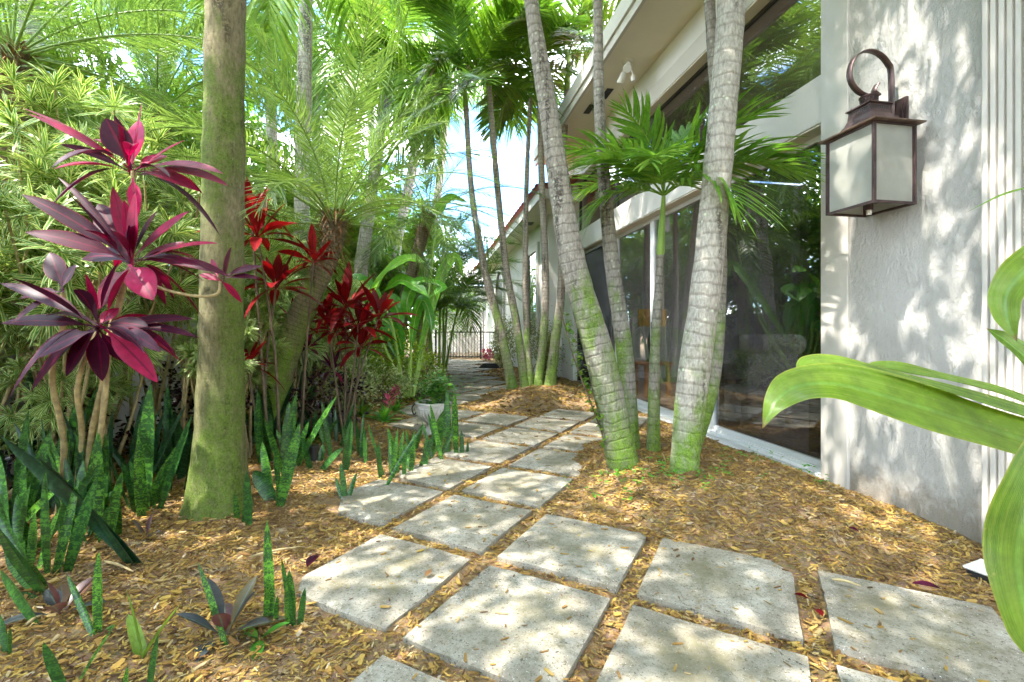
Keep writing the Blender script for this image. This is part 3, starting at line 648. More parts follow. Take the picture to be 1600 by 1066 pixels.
# armchair indoors
def furn(name, mat, parent, boxes, b=0.03):
    mb = MB()
    for bx in boxes: box(mb, *bx, b=b)
    return mb.build(name, MAT[mat], parent, smooth=False)
def armchair(x, y, rz, label):
    r = empty('armchair', hw(x, y, 0.0), label, 'armchair', rz=TH+rz)
    furn('seat', 'chair_cloth', r, [(-0.30, 0.30, -0.38, 0.40, 0.10, 0.32)]); furn('cushion', 'chair_cloth', r, [(-0.29, 0.29, -0.30, 0.42, 0.325, 0.48)], 0.05)
    mb = MB(); box(mb, -0.42, 0.42, -0.48, -0.32, 0.3, 0.90, b=0.05); tube(mb, [(-0.43, -0.42, 0.93), (0.43, -0.42, 0.93)], 0.115, 20); mb.build('backrest', MAT['chair_cloth'], r)
    for s in (-1, 1):
        mb = MB(); box(mb, *sorted((s*0.31, s*0.45)), -0.36, 0.42, 0.09, 0.62, b=0.03); tube(mb, [(s*0.42, -0.37, 0.63), (s*0.42, 0.44, 0.63)], 0.11, 20); mb.build('arm', MAT['chair_cloth'], r)
        for t in (-1, 1): furn('leg', 'wood', r, [(s*0.36-0.025, s*0.36+0.025, t*0.36-0.025, t*0.36+0.025, 0.0, 0.095)], 0.005)
armchair(0.85, 5.55, 0.15, 'pale upholstered armchair with rolled arms behind the nearest glass door')
tb = empty('side_table', hw(0.75, 7.6, 0), 'small orange brown wooden side table indoors behind the glass', 'table', rz=TH)
furn('tabletop', 'wood', tb, [(-0.25, 0.25, -0.25, 0.25, 0.52, 0.57)], 0.01)
for sx in (-1, 1):
    for sy in (-1, 1): furn('leg', 'wood', tb, [(sx*0.19-0.03, sx*0.19+0.03, sy*0.19-0.03, sy*0.19+0.03, 0, 0.518)], 0.006)
lm = empty('table_lamp', hw(0.75, 7.6, 0.572), 'lamp with a woven straw drum shade behind the glass', 'lamp')
mb = MB(); lathe(mb, [(0, 0), (0.10, 0.0), (0.09, 0.03), (0.03, 0.06), (0.06, 0.2), (0.08, 0.35), (0.03, 0.5), (0.015, 0.6)], 20); mb.build('base', MAT['plastic_black'], lm)
mb = MB(); lathe(mb, [(0.22, 0.58), (0.23, 0.72), (0.22, 0.86)], 28); lathe(mb, [(0.235, 0.70), (0.245, 0.72), (0.235, 0.74)], 28); mb.build('lamp_shade', MAT['wicker'], lm)

# ------------------------------------------------------------------ wall lantern
lan = empty('wall_lantern', hw(0, 2.912, 1.832), 'large bronze wall lantern with frosted panes and a scroll arm on the stucco', 'lantern', rz=TH)
SX, SY = 0.147, 0.165; lcx = -0.217; zb, zt = 0.0, 0.468
def lbox(name, mat, *bxs, parent=lan, b=0.0): return hpart(name, mat, *bxs, parent=parent, b=b)
t_ = 0.014
bx = []
for sx in (-1, 1):
    for sy in (-1, 1):
        x_, y_ = lcx+sx*(SX-t_/2), sy*(SY-t_/2); bx.append((x_-t_/2, x_+t_/2, y_-t_/2, y_+t_/2, zb+t_, zt-0.012))
for z0_, z1_ in ((zb, zb+t_), (zt-0.012, zt)):
    bx += [(lcx-SX, lcx+SX, -SY, -SY+t_, z0_, z1_), (lcx-SX, lcx+SX, SY-t_, SY, z0_, z1_), (lcx-SX, lcx-SX+t_, -SY+t_, SY-t_, z0_, z1_), (lcx+SX-t_, lcx+SX, -SY+t_, SY-t_, z0_, z1_)]
for s in (-1, 1):  # glazing beads
    for a_ in (-1, 1):
        bx.append((lcx+s*(SX-0.010)-0.004, lcx+s*(SX-0.010)+0.004, a_*(SY-t_-0.004)-0.004, a_*(SY-t_-0.004)+0.004, zb+t_, zt-0.012))
        bx.append((lcx+a_*(SX-t_-0.004)-0.004, lcx+a_*(SX-t_-0.004)+0.004, s*(SY-0.010)-0.004, s*(SY-0.010)+0.004, zb+t_, zt-0.012))
lbox('lantern_frame', 'bronze', *bx)
for s in (-1, 1):
    lbox('glass_pane', 'frosted', (lcx+s*(SX-0.010)-0.0015, lcx+s*(SX-0.010)+0.0015, -SY+t_+0.006, SY-t_-0.006, zb+t_, zt-0.012))
    lbox('glass_pane', 'frosted', (lcx-SX+t_+0.006, lcx+SX-t_-0.006, s*(SY-0.010)-0.0015, s*(SY-0.010)+0.0015, zb+t_, zt-0.012))
mb = MB()
def sq(mb, prof):
    V = []
    for rx, z, *ry in prof:
        ry = ry[0] if ry else rx; V += [(lcx-rx, -ry, z), (lcx+rx, -ry, z), (lcx+rx, ry, z), (lcx-rx, ry, z)]
    Q = [(4*k+j, 4*k+(j+1) % 4, 4*k+4+(j+1) % 4, 4*k+4+j) for k in range(len(prof)-1) for j in range(4)]
    mb.add(V, Q)
sq(mb, [(0.0, zt+0.001), (SX+0.028, zt+0.001, SY+0.030), (SX+0.030, zt+0.009, SY+0.032), (SX+0.024, zt+0.013, SY+0.026), (SX-0.02, zt+0.022, SY-0.03)])
mb.build('roof_plate', MAT['bronze_edge'], lan, smooth=False)
mb = MB(); sq(mb, [(SX-0.02, zt+0.022, SY-0.03), (0.108, zt+0.040), (0.088, zt+0.066), (0.076, zt+0.10), (0.072, zt+0.155)]); sq(mb, [(0.072, zt+0.155), (0.084, zt+0.155), (0.084, zt+0.162), (0.0, zt+0.166)])
ck = mb.build('chimney', MAT['bronze'], lan, smooth=False)
mb = MB(); zc_ = zt+0.164
lathe(mb, [(0.046, zc_), (0.046, zc_+0.058), (0.052, zc_+0.058), (0.052, zc_+0.064), (0, zc_+0.070)], 28, c=(lcx, 0, 0)); cap_ = mb.build('chimney_cap', MAT['bronze'], lan)
smb = MB(); box(smb, -0.003, 0.003, -0.001, 0.001, -0.011, 0.011); sme = smb.mesh('vent_slot', MAT['iron'], False)
for k in range(9):
    p = -0.052+k*0.013
    for s in (-1, 1):
        inst(sme, 'vent_slot', ck, (lcx+p, s*0.0735, zt+0.131)); inst(sme, 'vent_slot', ck, (lcx+s*0.0735, p, zt+0.131), (0, 0, PI/2))
for k in range(16):
    a = 2*PI*k/16; inst(sme, 'vent_slot', cap_, (lcx+0.0465*math.cos(a), 0.0465*math.sin(a), zc_+0.042), (0, 0, a+PI/2), (1, 1, 0.7))
mb = MB(); cz = zt+0.385; pts = [(-0.055, 0, zt+0.05), (-0.052, 0, zt+0.16)]
pts += [(-0.205+0.153*math.cos(a), 0, cz-0.03+(0.155 if a < PI else 0.125)*math.sin(a)) for a in np.linspace(0.25, PI*1.62, 14)]
pts += [(lcx+0.035, 0, zc_+0.10), (lcx+0.06, 0, zc_+0.15)]
sp = spline(pts, 60); T = norm(np.gradient(sp, axis=0)); Nn = np.cross(T, (0, 1, 0)); hw_, ht_ = 0.019, 0.003
V = np.stack([sp+Nn*ht_+(0, -hw_, 0), sp+Nn*ht_+(0, hw_, 0), sp-Nn*ht_+(0, hw_, 0), sp-Nn*ht_+(0, -hw_, 0)], 1)
i = np.arange(59)[:, None]*4+np.arange(4)[None]; j = np.arange(59)[:, None]*4+(np.arange(4)+1)[None] % 4
mb.add(V, np.stack([i, j, j+4, i+4], -1)); mb.build('scroll_arm', MAT['bronze'], lan)
lbox('backplate', 'bronze', (-0.016, 0.0, -0.062, 0.062, 0.46, 0.69), (-0.03, -0.016, -0.045, 0.045, 0.49, 0.665), (-0.075, -0.03, -0.03, 0.03, 0.555, 0.585))
mb = MB(); tube(mb, [(lcx, 0, 0.0), (lcx, 0, 0.05)], 0.022, 14); tube(mb, [(lcx, 0, 0.05), (lcx, 0, 0.12)], 0.028, 14); tube(mb, [(lcx-0.1, 0.0, 0.06), (lcx-0.05, 0, 0.045), (lcx+0.05, 0, 0.045), (lcx+0.1, 0, 0.06)], 0.004, 8); mb.build('socket', MAT['bronze'], lan)
mb = MB(); tube(mb, [(lcx, 0, -0.028), (lcx, 0, 0.0)], 0.014, 12); mb.build('bulb_tip', MAT['plastic_white'], lan)

# flood light on the soffit
fl = empty('flood_light', hw(-0.33, 6.15, 4.60), 'white twin head security flood light hanging under the high soffit', 'flood light', rz=TH)
mb = MB(); lathe(mb, [(0, -0.035), (0.06, -0.03), (0.075, 0.0)], 24); mb.build('base', MAT['plastic_white'], fl)
for s, tl in ((-1, 0.6), (1, 0.2)):
    mb = MB(); tube(mb, spline([(0, s*0.03, -0.03), (-0.02, s*0.07, -0.07), (-0.05*tl, s*0.10, -0.11)], 8), 0.014, 10); mb.build('swivel', MAT['plastic_white'], fl)
    mb = MB(); d = Vector((-0.75*tl, s*0.45, -0.8)).normalized(); p0 = Vector((-0.03*tl, s*0.10, -0.10))
    tube(mb, [p0-d*0.01, p0+d*0.02, p0+d*0.07, p0+d*0.13, p0+d*0.135], [0.02, 0.038, 0.045, 0.056, 0.05], 20); mb.build('lamp_head', MAT['plastic_white'], fl)
mb = MB(); tube(mb, [(0.03, 0, -0.03), (0.07, -0.01, -0.20)], 0.008, 8); tube(mb, [(0.07, -0.01, -0.20), (0.075, -0.01, -0.27)], 0.032, 14); mb.build('motion_sensor', MAT['plastic_white'], fl)
# outlet and cables on the far corner
ob = empty('outlet_box', hw(-0.31, 10.45, 0.45), 'dark weatherproof outlet box with a hanging cable on the pale wall', 'outlet', rz=TH)
hpart('box_body', 'plastic_black', (-0.09, 0, -0.07, 0.07, 0.0, 0.24), parent=ob, b=0.008); hpart('box_body', 'plastic_black', (-0.06, 0, -0.30, -0.20, 0.02, 0.14), parent=ob, b=0.008)
mb = MB(); tube(mb, spline([(-0.03, 0.0, 0.24), (-0.025, 0.02, 0.45)], 6), 0.012, 8); tube(mb, spline([(-0.04, -0.02, 0.0), (-0.05, -0.05, -0.25), (-0.05, 0.0, -0.5)], 12), 0.012, 8); tube(mb, spline([(-0.03, -0.25, 0.02), (-0.06, -0.2, -0.2), (-0.04, -0.28, -0.45)], 12), 0.009, 8); mb.build('cable', MAT['cable'], ob)
# drain cover on the mulch near the pilaster
p = G(1530, 893); dc = empty('drain_cover', (p[0]+0.03, p[1], gh(*p[:2])+0.0), 'tilted white plastic drain cover over a dark hole in the mulch', 'drain cover', rz=0.4)
hpart('cover', 'plastic_white', (-0.06, 0.10, -0.05, 0.06, 0.035, 0.05), parent=dc, b=0.006); hpart('pipe_opening', 'plastic_black', (-0.05, 0.09, -0.045, 0.05, -0.02, 0.033), parent=dc, b=0.006)

# ------------------------------------------------------------------ far end of the path
bw = tag(hpart('garden_wall', 'garden_wall', (-0.15, 0.0, -2.0, 16.0, -0.3, 1.5), (-0.18, 0.03, -2.0, 16.0, 1.5, 1.56)), 'grey rendered garden wall behind the left hand planting', 'wall')
bw.parent = None; bw.location = (-3.02, 0, 0); bw.rotation_euler = (0, 0, TH)
fb = empty('neighbour_building', (0.3, 22.6, 0), 'white building with pale roof tiles beyond the black gate', 'building')
mb = MB(); box(mb, -4.5, 1.6, 0, 0.3, -0.2, 3.25); mb.build('wall', MAT['white_wall'], fb, smooth=False)
mb = MB()
n = 60
for k in range(n):
    x0_ = -5+k*0.12; tube(mb, [(x0_, -0.5, 3.28), (x0_, 3.5, 4.7)], 0.06, 8, cap=False)
mb.build('roof', MAT['roof_pale'], fb)
hpart('panel_door', 'trim', (-3.0, -2.2, -0.04, 0, 0.0, 2.1), parent=fb)
gt = empty('iron_gate', (-2.6, 17.55, -0.02), 'black iron fence and gate closing the far end of the path', 'gate')
def ibox(name, *b_, parent=gt, mat='iron'): return hpart(name, mat, *b_, parent=parent)
ibox('rail', (-0.3, 2.35, -0.02, 0.02, 0.06, 0.10), (-0.3, 2.35, -0.02, 0.02, 1.00, 1.04))
ibox('post', (1.38, 1.44, -0.03, 0.03, 0.0, 1.2)); ibox('post', (-0.33, -0.27, -0.03, 0.03, 0.0, 1.1)); ibox('post', (2.35, 2.41, -0.03, 0.03, 0.0, 1.1))
pmb = MB(); box(pmb, -0.008, 0.008, -0.008, 0.008, 0.03, 1.0); pme = pmb.mesh('picket', MAT['iron'], False)
for k in range(22): inst(pme, 'picket', gt, (-0.2+k*0.115, 0, 0))
lt = empty('lattice_screen', (-2.6, 18.2, 0), 'white diagonal lattice screen standing behind the black gate', 'lattice')
mb = MB()
for k in range(-22, 24):
    for s in (-1, 1):
        x0_ = k*0.13; a_ = (x0_, 0.0); b_ = (x0_+s*1.75, 1.75)
        # clip to 0..1.5
        t0, t1 = 0.0, 1.0; 
        lo_, hi_ = 0.0, 1.45
        dx = b_[0]-a_[0]
        ta, tb_ = sorted(((lo_-a_[0])/dx, (hi_-a_[0])/dx)); t0, t1 = max(t0, ta), min(t1, tb_)
        if t1 > t0+0.02: tube(mb, [(a_[0]+dx*t0, 0.01*s, 1.75*t0), (a_[0]+dx*t1, 0.01*s, 1.75*t1)], 0.012, 4, cap=False)
mb.build('lattice_slats', MAT['trim'], lt); hpart('lattice_frame', 'trim', (-0.03, 0.0, -0.03, 0.03, 0, 1.8), (1.45, 1.5, -0.03, 0.03, 0, 1.8), (0, 1.45, -0.03, 0.03, 1.75, 1.8), parent=lt)
fm = empty('doormat', G(765, 578, 0.0)+np.array((0, 0, 0.05)), 'dark rolled hose lying on the mulch beside the far path', 'hose')
mb = MB()
for k in range(4): tube(mb, [(0.28*math.cos(a)*(1-0.1*k), 0.13*math.sin(a)*(1-0.1*k), 0.02+0.03*k) for a in np.linspace(0, 2*PI, 24)], 0.018, 8)
mb.build('hose_coil', MAT['plastic_black'], fm); fm.name = 'garden_hose'

# ================================================================== VEGETATION
def frond_mesh(name, mat, L=1.8, bend=1.0, nl=38, ll=0.5, lw=0.04, droop=0.35, vee=0.25, t0=0.2, seed=0, K=5, a0=0.7, a1=1.1, fold=0.1, rr_=0.012, curl=0.0):
    r = np.random.RandomState(seed); n = 24; t = np.linspace(0, 1, n)
    th = -bend*t**1.4; dx = np.cos(th); dz = np.sin(th); lat = curl*t**2
    seg = L/(n-1); pts = np.stack([np.cumsum(dx)*seg-dx[0]*seg, lat, np.cumsum(dz)*seg-dz[0]*seg], -1)
    mb = MB(); tube(mb, pts, np.linspace(rr_, 0.003, n), 6, R=0.95, cap=False)
    tt = np.linspace(t0, 0.985, nl)
    for s in (-1, 1):
        tj = np.clip(tt+r.normal(0, 0.004, nl), 0, 1)
        B = np.stack([np.interp(tj, t, pts[:, k]) for k in range(3)], -1); a = np.interp(tj, t, th)
        T = np.stack([np.cos(a), 0*a, np.sin(a)], -1); U = np.stack([-np.sin(a), 0*a, np.cos(a)], -1); Sd = np.array((0, s, 0))
        al = a1+(a0-a1)*((tj-t0)/(1-t0))**1.5*1.0
        al = np.where(tj > 0.9, al*0.7, al)
        vj = vee+r.normal(0, 0.09, nl)
        D = T*np.cos(al)[:, None]+Sd*np.sin(al)[:, None]+U*vj[:, None]+r.normal(0, 0.05, (nl, 3))
        pr = np.sin(PI*np.clip((tj-t0)/(1.08-t0)*0.86+0.14, 0, 1))**0.6
        leaves(mb, B, D, ll*pr*r.uniform(0.88, 1.08, nl), lw*r.uniform(0.85, 1.15, nl)*np.clip(pr, 0.6, 1), droop*r.uniform(0.5, 1.5, nl), K=K, prof='blade', fold=fold, up=U, R=r.uniform(0.05, 0.9, nl))
    return mb.mesh(name, MAT[mat])
FR = {}
FR['adonidia'] = [frond_mesh('frond', 'palm_leaf', 1.75, b, 34, 0.62, 0.055, d, 0.30, 0.16, seed=k, K=5, curl=c_) for k, (b, d, c_) in enumerate(((1.0, 0.35, 0.1), (1.5, 0.55, -0.15), (0.6, 0.25, 0.0)))]
FR['young'] = [frond_mesh('frond', 'young_leaf', 1.15, b, 24, 0.50, 0.05, d, 0.25, 0.14, seed=10+k, K=6, curl=c_) for k, (b, d, c_) in enumerate(((1.2, 0.35, 0.05), (1.6, 0.55, -0.1), (0.9, 0.25, 0.05)))]
FR['pygmy'] = [frond_mesh('frond', 'pygmy_leaf', 1.75, b, 64, 0.27, 0.011, d, 0.15, 0.16, seed=20+k, K=4, a0=0.5, a1=1.0, rr_=0.009, curl=c_) for k, (b, d, c_) in enumerate(((1.1, 0.2, 0.1), (1.6, 0.35, -0.2), (0.55, 0.12, 0.05)))]
FR['areca'] = [frond_mesh('frond', 'palm_leaf', 2.2, b, 46, 0.60, 0.035, d, 0.30, 0.22, seed=30+k, K=5, curl=c_) for k, (b, d, c_) in enumerate(((1.1, 0.4, 0.2), (1.7, 0.6, -0.2), (0.6, 0.3, 0.0)))]
FR['bright'] = [frond_mesh('frond', 'palm_bright', 2.4, b, 52, 0.62, 0.036, d, 0.25, 0.2, seed=40+k, K=5, curl=c_) for k, (b, d, c_) in enumerate(((1.0, 0.4, 0.2), (1.6, 0.6, -0.2), (0.6, 0.3, 0.0)))]
def palm(name, label, group, ctrl, rad, tmat='trunk_mid', shaft=0.0, kind='adonidia', nf=12, sc=1.0, el=(80, -15), seed=0, flare=1.25, cat='palm tree', extra=None, nring=16, boots=False, az0=None):
    r = np.random.RandomState(seed); ctrl = [np.asarray(c, float) for c in ctrl]; base = ctrl[0].copy()
    root = empty(name, base, label, cat, group)
    c = [p-base for p in ctrl]; c[0] = c[0]-np.array((0, 0, 0.12))
    sp = spline(c, 70); R = np.interp(np.linspace(0, 1, 70), np.linspace(0, 1, len(rad)), rad)
    hgt = sp[:, 2]; R = R*(1+(flare-1)*np.exp(-np.clip(hgt, 0, 9)/0.22))
    R = R*(1+0.02*r.normal(size=70))
    mb = MB(); tube(mb, sp, R, nring)
    if not boots: mb.build('trunk', MAT[tmat], root)
    top = sp[-1]; d = norm((sp[-1]-sp[-4])[None])[0]
    if shaft > 0:
        mb = MB(); rt = R[-1]; q = [top-d*0.02, top+d*shaft*0.15, top+d*shaft*0.5, top+d*shaft]
        tube(mb, spline(q, 16), np.interp(np.linspace(0, 1, 16), [0, 0.15, 0.6, 1], [rt*1.05, rt*1.25, rt*1.0, rt*0.6]), 14); mb.build('crownshaft', MAT['shaft_green'], root)
        top = top+d*shaft
    if boots:
        N = 260; tt = r.uniform(0.0, 1, N); k = (tt*69).astype(int); a = r.uniform(0, 2*PI, N)
        hi = tt > 0.82
        rad_ = np.stack([np.cos(a), np.sin(a), 0*a], -1); B = sp[k]+rad_*R[k][:, None]*0.85
        leaves(mb, B, rad_*0.55+np.stack([0*a, 0*a, 1+0*a], -1), np.where(hi, 0.11, 0.07), np.where(hi, 0.045, 0.035), 0.0, K=3, prof=[1, 0.7, 0.2], up=-rad_, R=r.uniform(0, 1, N))
        mb.build('trunk', MAT[tmat], root)
        mb = MB(); N = 420; a = r.uniform(0, 2*PI, N); h = r.uniform(-0.42, 0.08, N)
        rad_ = np.stack([np.cos(a), np.sin(a), 0*a], -1); B = top+d*h[:, None]+rad_*(R[-1]*1.0)
        leaves(mb, B, rad_*r.uniform(0.3, 1.2, N)[:, None]+np.stack([0*a, 0*a, r.normal(0.3, 0.6, N)], -1), r.uniform(0.06, 0.17, N), r.uniform(0.004, 0.02, N), 0.4, K=3, prof=[1, 0.7, 0.1], R=r.uniform(0, 1, N))
        mb.build('fibre_skirt', MAT['fibre'], root)
    for k in range(nf):
        f = (k+0.5)/nf; e = el[0]+(el[1]-el[0])*f**0.8+r.normal(0, 5); a = k*2.39996+seed if az0 is None else az0+k*2.39996
        m_ = FR[kind][2 if e > 55 else (0 if e > 15 else 1)] if r.uniform() > 0.25 else FR[kind][r.randint(3)]
        s_ = sc*r.uniform(0.85, 1.1)
        inst(m_, 'frond', root, top-d*r.uniform(0, 0.08), (r.normal(0, 0.15), -math.radians(e), a+r.normal(0, 0.15)), (s_, s_, s_))
    for (m_, e, a, s_) in (extra or []): inst(FR[m_[0]][m_[1]], 'frond', root, top, (0, -math.radians(min(e+9, 86)), math.radians(a)), (s_*0.77,)*3)
    return root
def gz(p): p = np.array(p, float); p[2] = float(gh(p[0], p[1])); return p
def PP(y_, *pts): return [P(a, b, y_+(d[0] if d else 0)) for a, b, *d in pts]
# big mossy trunk left, crown out of frame
b0 = gz(G(340, 800, 0.03))
palm('palm_tree', 'thick moss covered palm trunk standing in the mulch bed left of the path', None,
     [b0, P(345, 600, b0[1]), P(349, 300, b0[1]), P(353, 0, b0[1]), P(354, 0, b0[1])+(0.05, 0.0, 1.6), P(354, 0, b0[1])+(0.12, 0.05, 2.9)], [0.140, 0.119, 0.110, 0.104, 0.10, 0.095], 'trunk_moss', 0.8, 'bright', 11, 1.05, (75, -20), 3, 1.38, nring=24)
# near cluster
def up(px, py, y, dx, dy, dz): return P(px, py, y)+np.array((dx, dy, dz))
lead = 'leaning palms beside the sliding doors'
b = gz((0.86, 3.47, 0)); yb = b[1]
palm('palm_tree', 'strongly left leaning grey palm, bright green algae on its lower half, vine on its side', lead,
     [b, P(938, 560, yb), P(893, 400, yb), P(858, 180, yb), P(830, 0, yb), up(830, 0, yb, -0.12, 0.1, 1.3), up(830, 0, yb, -0.2, 0.2, 2.3)], [0.112, 0.112, 0.096, 0.072, 0.054, 0.052, 0.05], 'trunk_grey', 0.6, 'adonidia', 8, 1.2, (75, -20), 7, 1.08, nring=20)
b = gz((1.00, 3.82, 0)); yb = b[1]
palm('palm_tree', 'slimmer grey palm leaning slightly left behind the strongly leaning one', lead,
     [b, P(977, 560, yb), P(955, 400, yb), P(938, 200, yb), P(934, 0, yb), up(934, 0, yb, 0.0, 0.1, 1.6), up(934, 0, yb, 0.05, 0.2, 2.6)], [0.066, 0.068, 0.062, 0.045, 0.038, 0.038, 0.036], 'trunk_grey', 0.55, 'adonidia', 8, 1.1, (75, -15), 9, 1.08, nring=18)
b = gz((1.14, 3.72, 0)); yb = b[1]
palm('palm_tree', 'young palm with a green stem and low bright fronds between the grey trunks', lead,
     [b, P(1023, 560, yb), P(1029, 450, yb), P(1032, 395, yb)], [0.048, 0.042, 0.031, 0.027], 'trunk_grey', 0.46, 'young', 0, 1.0, (75, -5), 12, nring=16,
     extra=[(('young', 2), 72, 200, 0.85), (('young', 0), 48, 175, 1.0), (('young', 1), 40, 205, 0.95), (('young', 0), 30, 150, 0.9), (('young', 1), 12, 190, 0.8),
            (('young', 0), 55, -40, 1.0), (('young', 1), 38, -15, 1.1), (('young', 0), 22, -35, 1.1), (('young', 1), 10, -62, 0.95), (('young', 0), 60, 90, 0.9), (('young', 1), 35, 250, 0.85), (('young', 2), 80, 20, 0.8)])
b = gz(G(1066, 748, 0.08)); yb = b[1]
palm('palm_tree', 'pale palm trunk with round grey lichen rings and a green foot, nearest the glass', lead,
     [b, P(1082, 600, yb), P(1105, 430, yb), P(1127, 200, yb), P(1143, 0, yb), up(1143, 0, yb, 0.06, 0.0, 1.5), up(1143, 0, yb, 0.1, 0.1, 2.4)], [0.088, 0.104, 0.096, 0.092, 0.088, 0.08, 0.075], 'trunk_pale', 0.6, 'adonidia', 8, 1.15, (75, -20), 14, 1.05, nring=22)
b = gz((1.36, 3.62, 0)); yb = b[1]
palm('palm_tree', 'thin trunk half hidden behind the pale lichen marked palm', lead,
     [b, P(1112, 600, yb), P(1125, 430, yb), P(1122, 220, yb), P(1108, 0, yb), up(1108, 0, yb, -0.1, 0.1, 1.9)], [0.055, 0.056, 0.05, 0.044, 0.04, 0.038], 'trunk_grey', 0.5, 'adonidia', 7, 1.0, (75, -15), 15, nring=16)
# second cluster further along the path
sec = 'slim palms of the clump in the middle distance'
def cl(px, top, mids, rad, label, seed, shaft=0.5, nf=10, sc=0.95, y=7.9, tm='trunk_mid', dy=0.0, kind='adonidia'):
    b = gz(P(px, 615, y)); pts = [b]+[P(a, c, y+dy*0.5) for a, c in mids]+[P(top[0], top[1], y+dy)]
    palm('palm_tree', label, sec, pts, rad, tm, shaft, kind, nf, sc, (80, -8), seed, 1.3)
cl(803, (728, 165), [(783, 520), (757, 420), (737, 300)], [0.082, 0.076, 0.066, 0.05, 0.042], 'outermost left leaning palm of the middle clump, green with moss low down', 21, 0.35)
cl(822, (764, 135), [(806, 500), (791, 420), (776, 280)], [0.072, 0.068, 0.06, 0.052, 0.042], 'palm crossing the blue sky, second from the left of the middle clump', 22, 0.55)
cl(830, (829, 150), [(822, 500), (821, 400), (823, 280)], [0.055, 0.052, 0.048, 0.04, 0.034], 'thin almost straight palm in the middle of the middle clump', 23, 0.4, 8, 0.8)
cl(840, (842, 120), [(851, 500), (852, 420), (846, 270)], [0.072, 0.064, 0.06, 0.056, 0.046], 'slightly curved brown palm right of the thin straight one', 24, 0.5)
cl(858, (886, 140), [(868, 530), (877, 450), (878, 300)], [0.088, 0.082, 0.068, 0.054, 0.048], 'right leaning palm of the middle clump with a pale green crownshaft', 25, 0.62, 11, 1.0)
# leaning pygmy date palm
b = gz(P(405, 690, 4.5))
palm('date_palm', 'leaning pygmy date palm with a scarred mossy trunk and a shaggy brown top', 'feathery date palms', [b, P(440, 570, 4.5), P(480, 470, 4.5), P(515, 395, 4.5), P(523, 345, 4.5)], [0.14, 0.135, 0.115, 0.10, 0.11], 'trunk_pygmy', 0, 'pygmy', 36, 1.05, (88, 8), 31, 1.1, boots=True)
b = gz((-4.6, 4.3, 0))
palm('date_palm', 'feathery date palm whose crown enters from the left edge', 'feathery date palms', [b, (-4.55, 4.2, 1.5), (-4.5, 4.15, 3.0), (-4.45, 4.1, 3.55)], [0.12, 0.11, 0.10, 0.1], 'trunk_pygmy', 0, 'pygmy', 40, 1.25, (85, -30), 35, boots=True)
b = gz((-5.0, 6.5, 0))
palm('date_palm', 'date palm with an orange brown fibrous crown behind the striped shrubs', 'feathery date palms', [b, (-4.9, 6.4, 1.5), (-4.75, 6.2, 3.0), (-4.7, 6.1, 4.0)], [0.13, 0.11, 0.10, 0.12], 'trunk_pygmy', 0, 'pygmy', 38, 1.15, (88, -25), 37, boots=True)
b = gz((-2.2, 8.6, 0))
palm('date_palm', 'date palm with drooping silver fronds behind the big arching leaves', 'feathery date palms', [b, (-2.0, 8.5, 1.5), (-1.5, 8.3, 3.2)], [0.13, 0.11, 0.11], 'trunk_pygmy', 0, 'pygmy', 24, 1.2, (80, -25), 39, boots=True)
# taller palms behind the bed
bg_ = 'tall palms rising behind the left hand bed'
def bp(px0, y, pts, rad, label, seed, kind='bright', shaft=0.7, nf=15, sc=1.1, el=(82, -35), tm='trunk_pale'):
    b = gz(P(px0, 560, y)); palm('palm_tree', label, bg_, [b]+[P(a, c, y) for a, c in pts], rad, tm, shaft, kind, nf, sc, el, seed)
bp(558, 8.6, [(563, 440), (578, 320), (603, 150)], [0.14, 0.13, 0.11, 0.10], 'ringed grey palm curving right with a pale green crownshaft against the foliage', 41)
bp(500, 10.5, [(502, 420), (497, 310), (490, 90)], [0.15, 0.12, 0.11, 0.10], 'pale straight trunk behind the shaggy top of the leaning date palm', 42, sc=1.2)
bp(432, 9.5, [(430, 400), (427, 300), (420, 60)], [0.14, 0.12, 0.11, 0.10], 'grey trunk just right of the big mossy trunk', 43, sc=1.2)
bp(250, 10.0, [(250, 300), (252, 100), (255, -60)], [0.15, 0.13, 0.12, 0.10], 'palm trunk left of the big mossy trunk, mostly veiled by fronds', 44, sc=1.2)
bp(110, 8.0, [(108, 300), (100, 80), (90, -120)], [0.14, 0.12, 0.12, 0.10], 'tall palm trunk near the left edge behind the striped shrubs', 45, sc=1.2)
bp(610, 12.0, [(618, 400), (646, 250), (655, 90)], [0.15, 0.13, 0.12, 0.11], 'palm whose crown spreads left of the patch of sky', 46, 'areca', sc=1.2)
bp(650, 14.5, [(672, 400), (690, 250), (700, 120)], [0.15, 0.13, 0.12, 0.11], 'distant palm with drooping dark fronds over the lattice', 47, 'areca', sc=1.15)
bp(590, 16.0, [(585, 400), (580, 200), (570, -60)], [0.16, 0.14, 0.12, 0.11], 'far tall palm high above the banana like leaves', 48, 'areca', sc=1.5)
bp(470, 6.2, [(472, 300), (476, 100), (480, -70)], [0.11, 0.10, 0.09, 0.08], 'slender palm with yellow green fronds hanging into the top of the view', 49, 'bright', 0.4, 14, 1.0)
bp(60, 5.6, [(50, 200), (45, 0), (40, -200)], [0.12, 0.10, 0.10, 0.09], 'slender palm at the far left rising over the date palm fronds', 50, 'bright', 0.4, 12, 1.1)
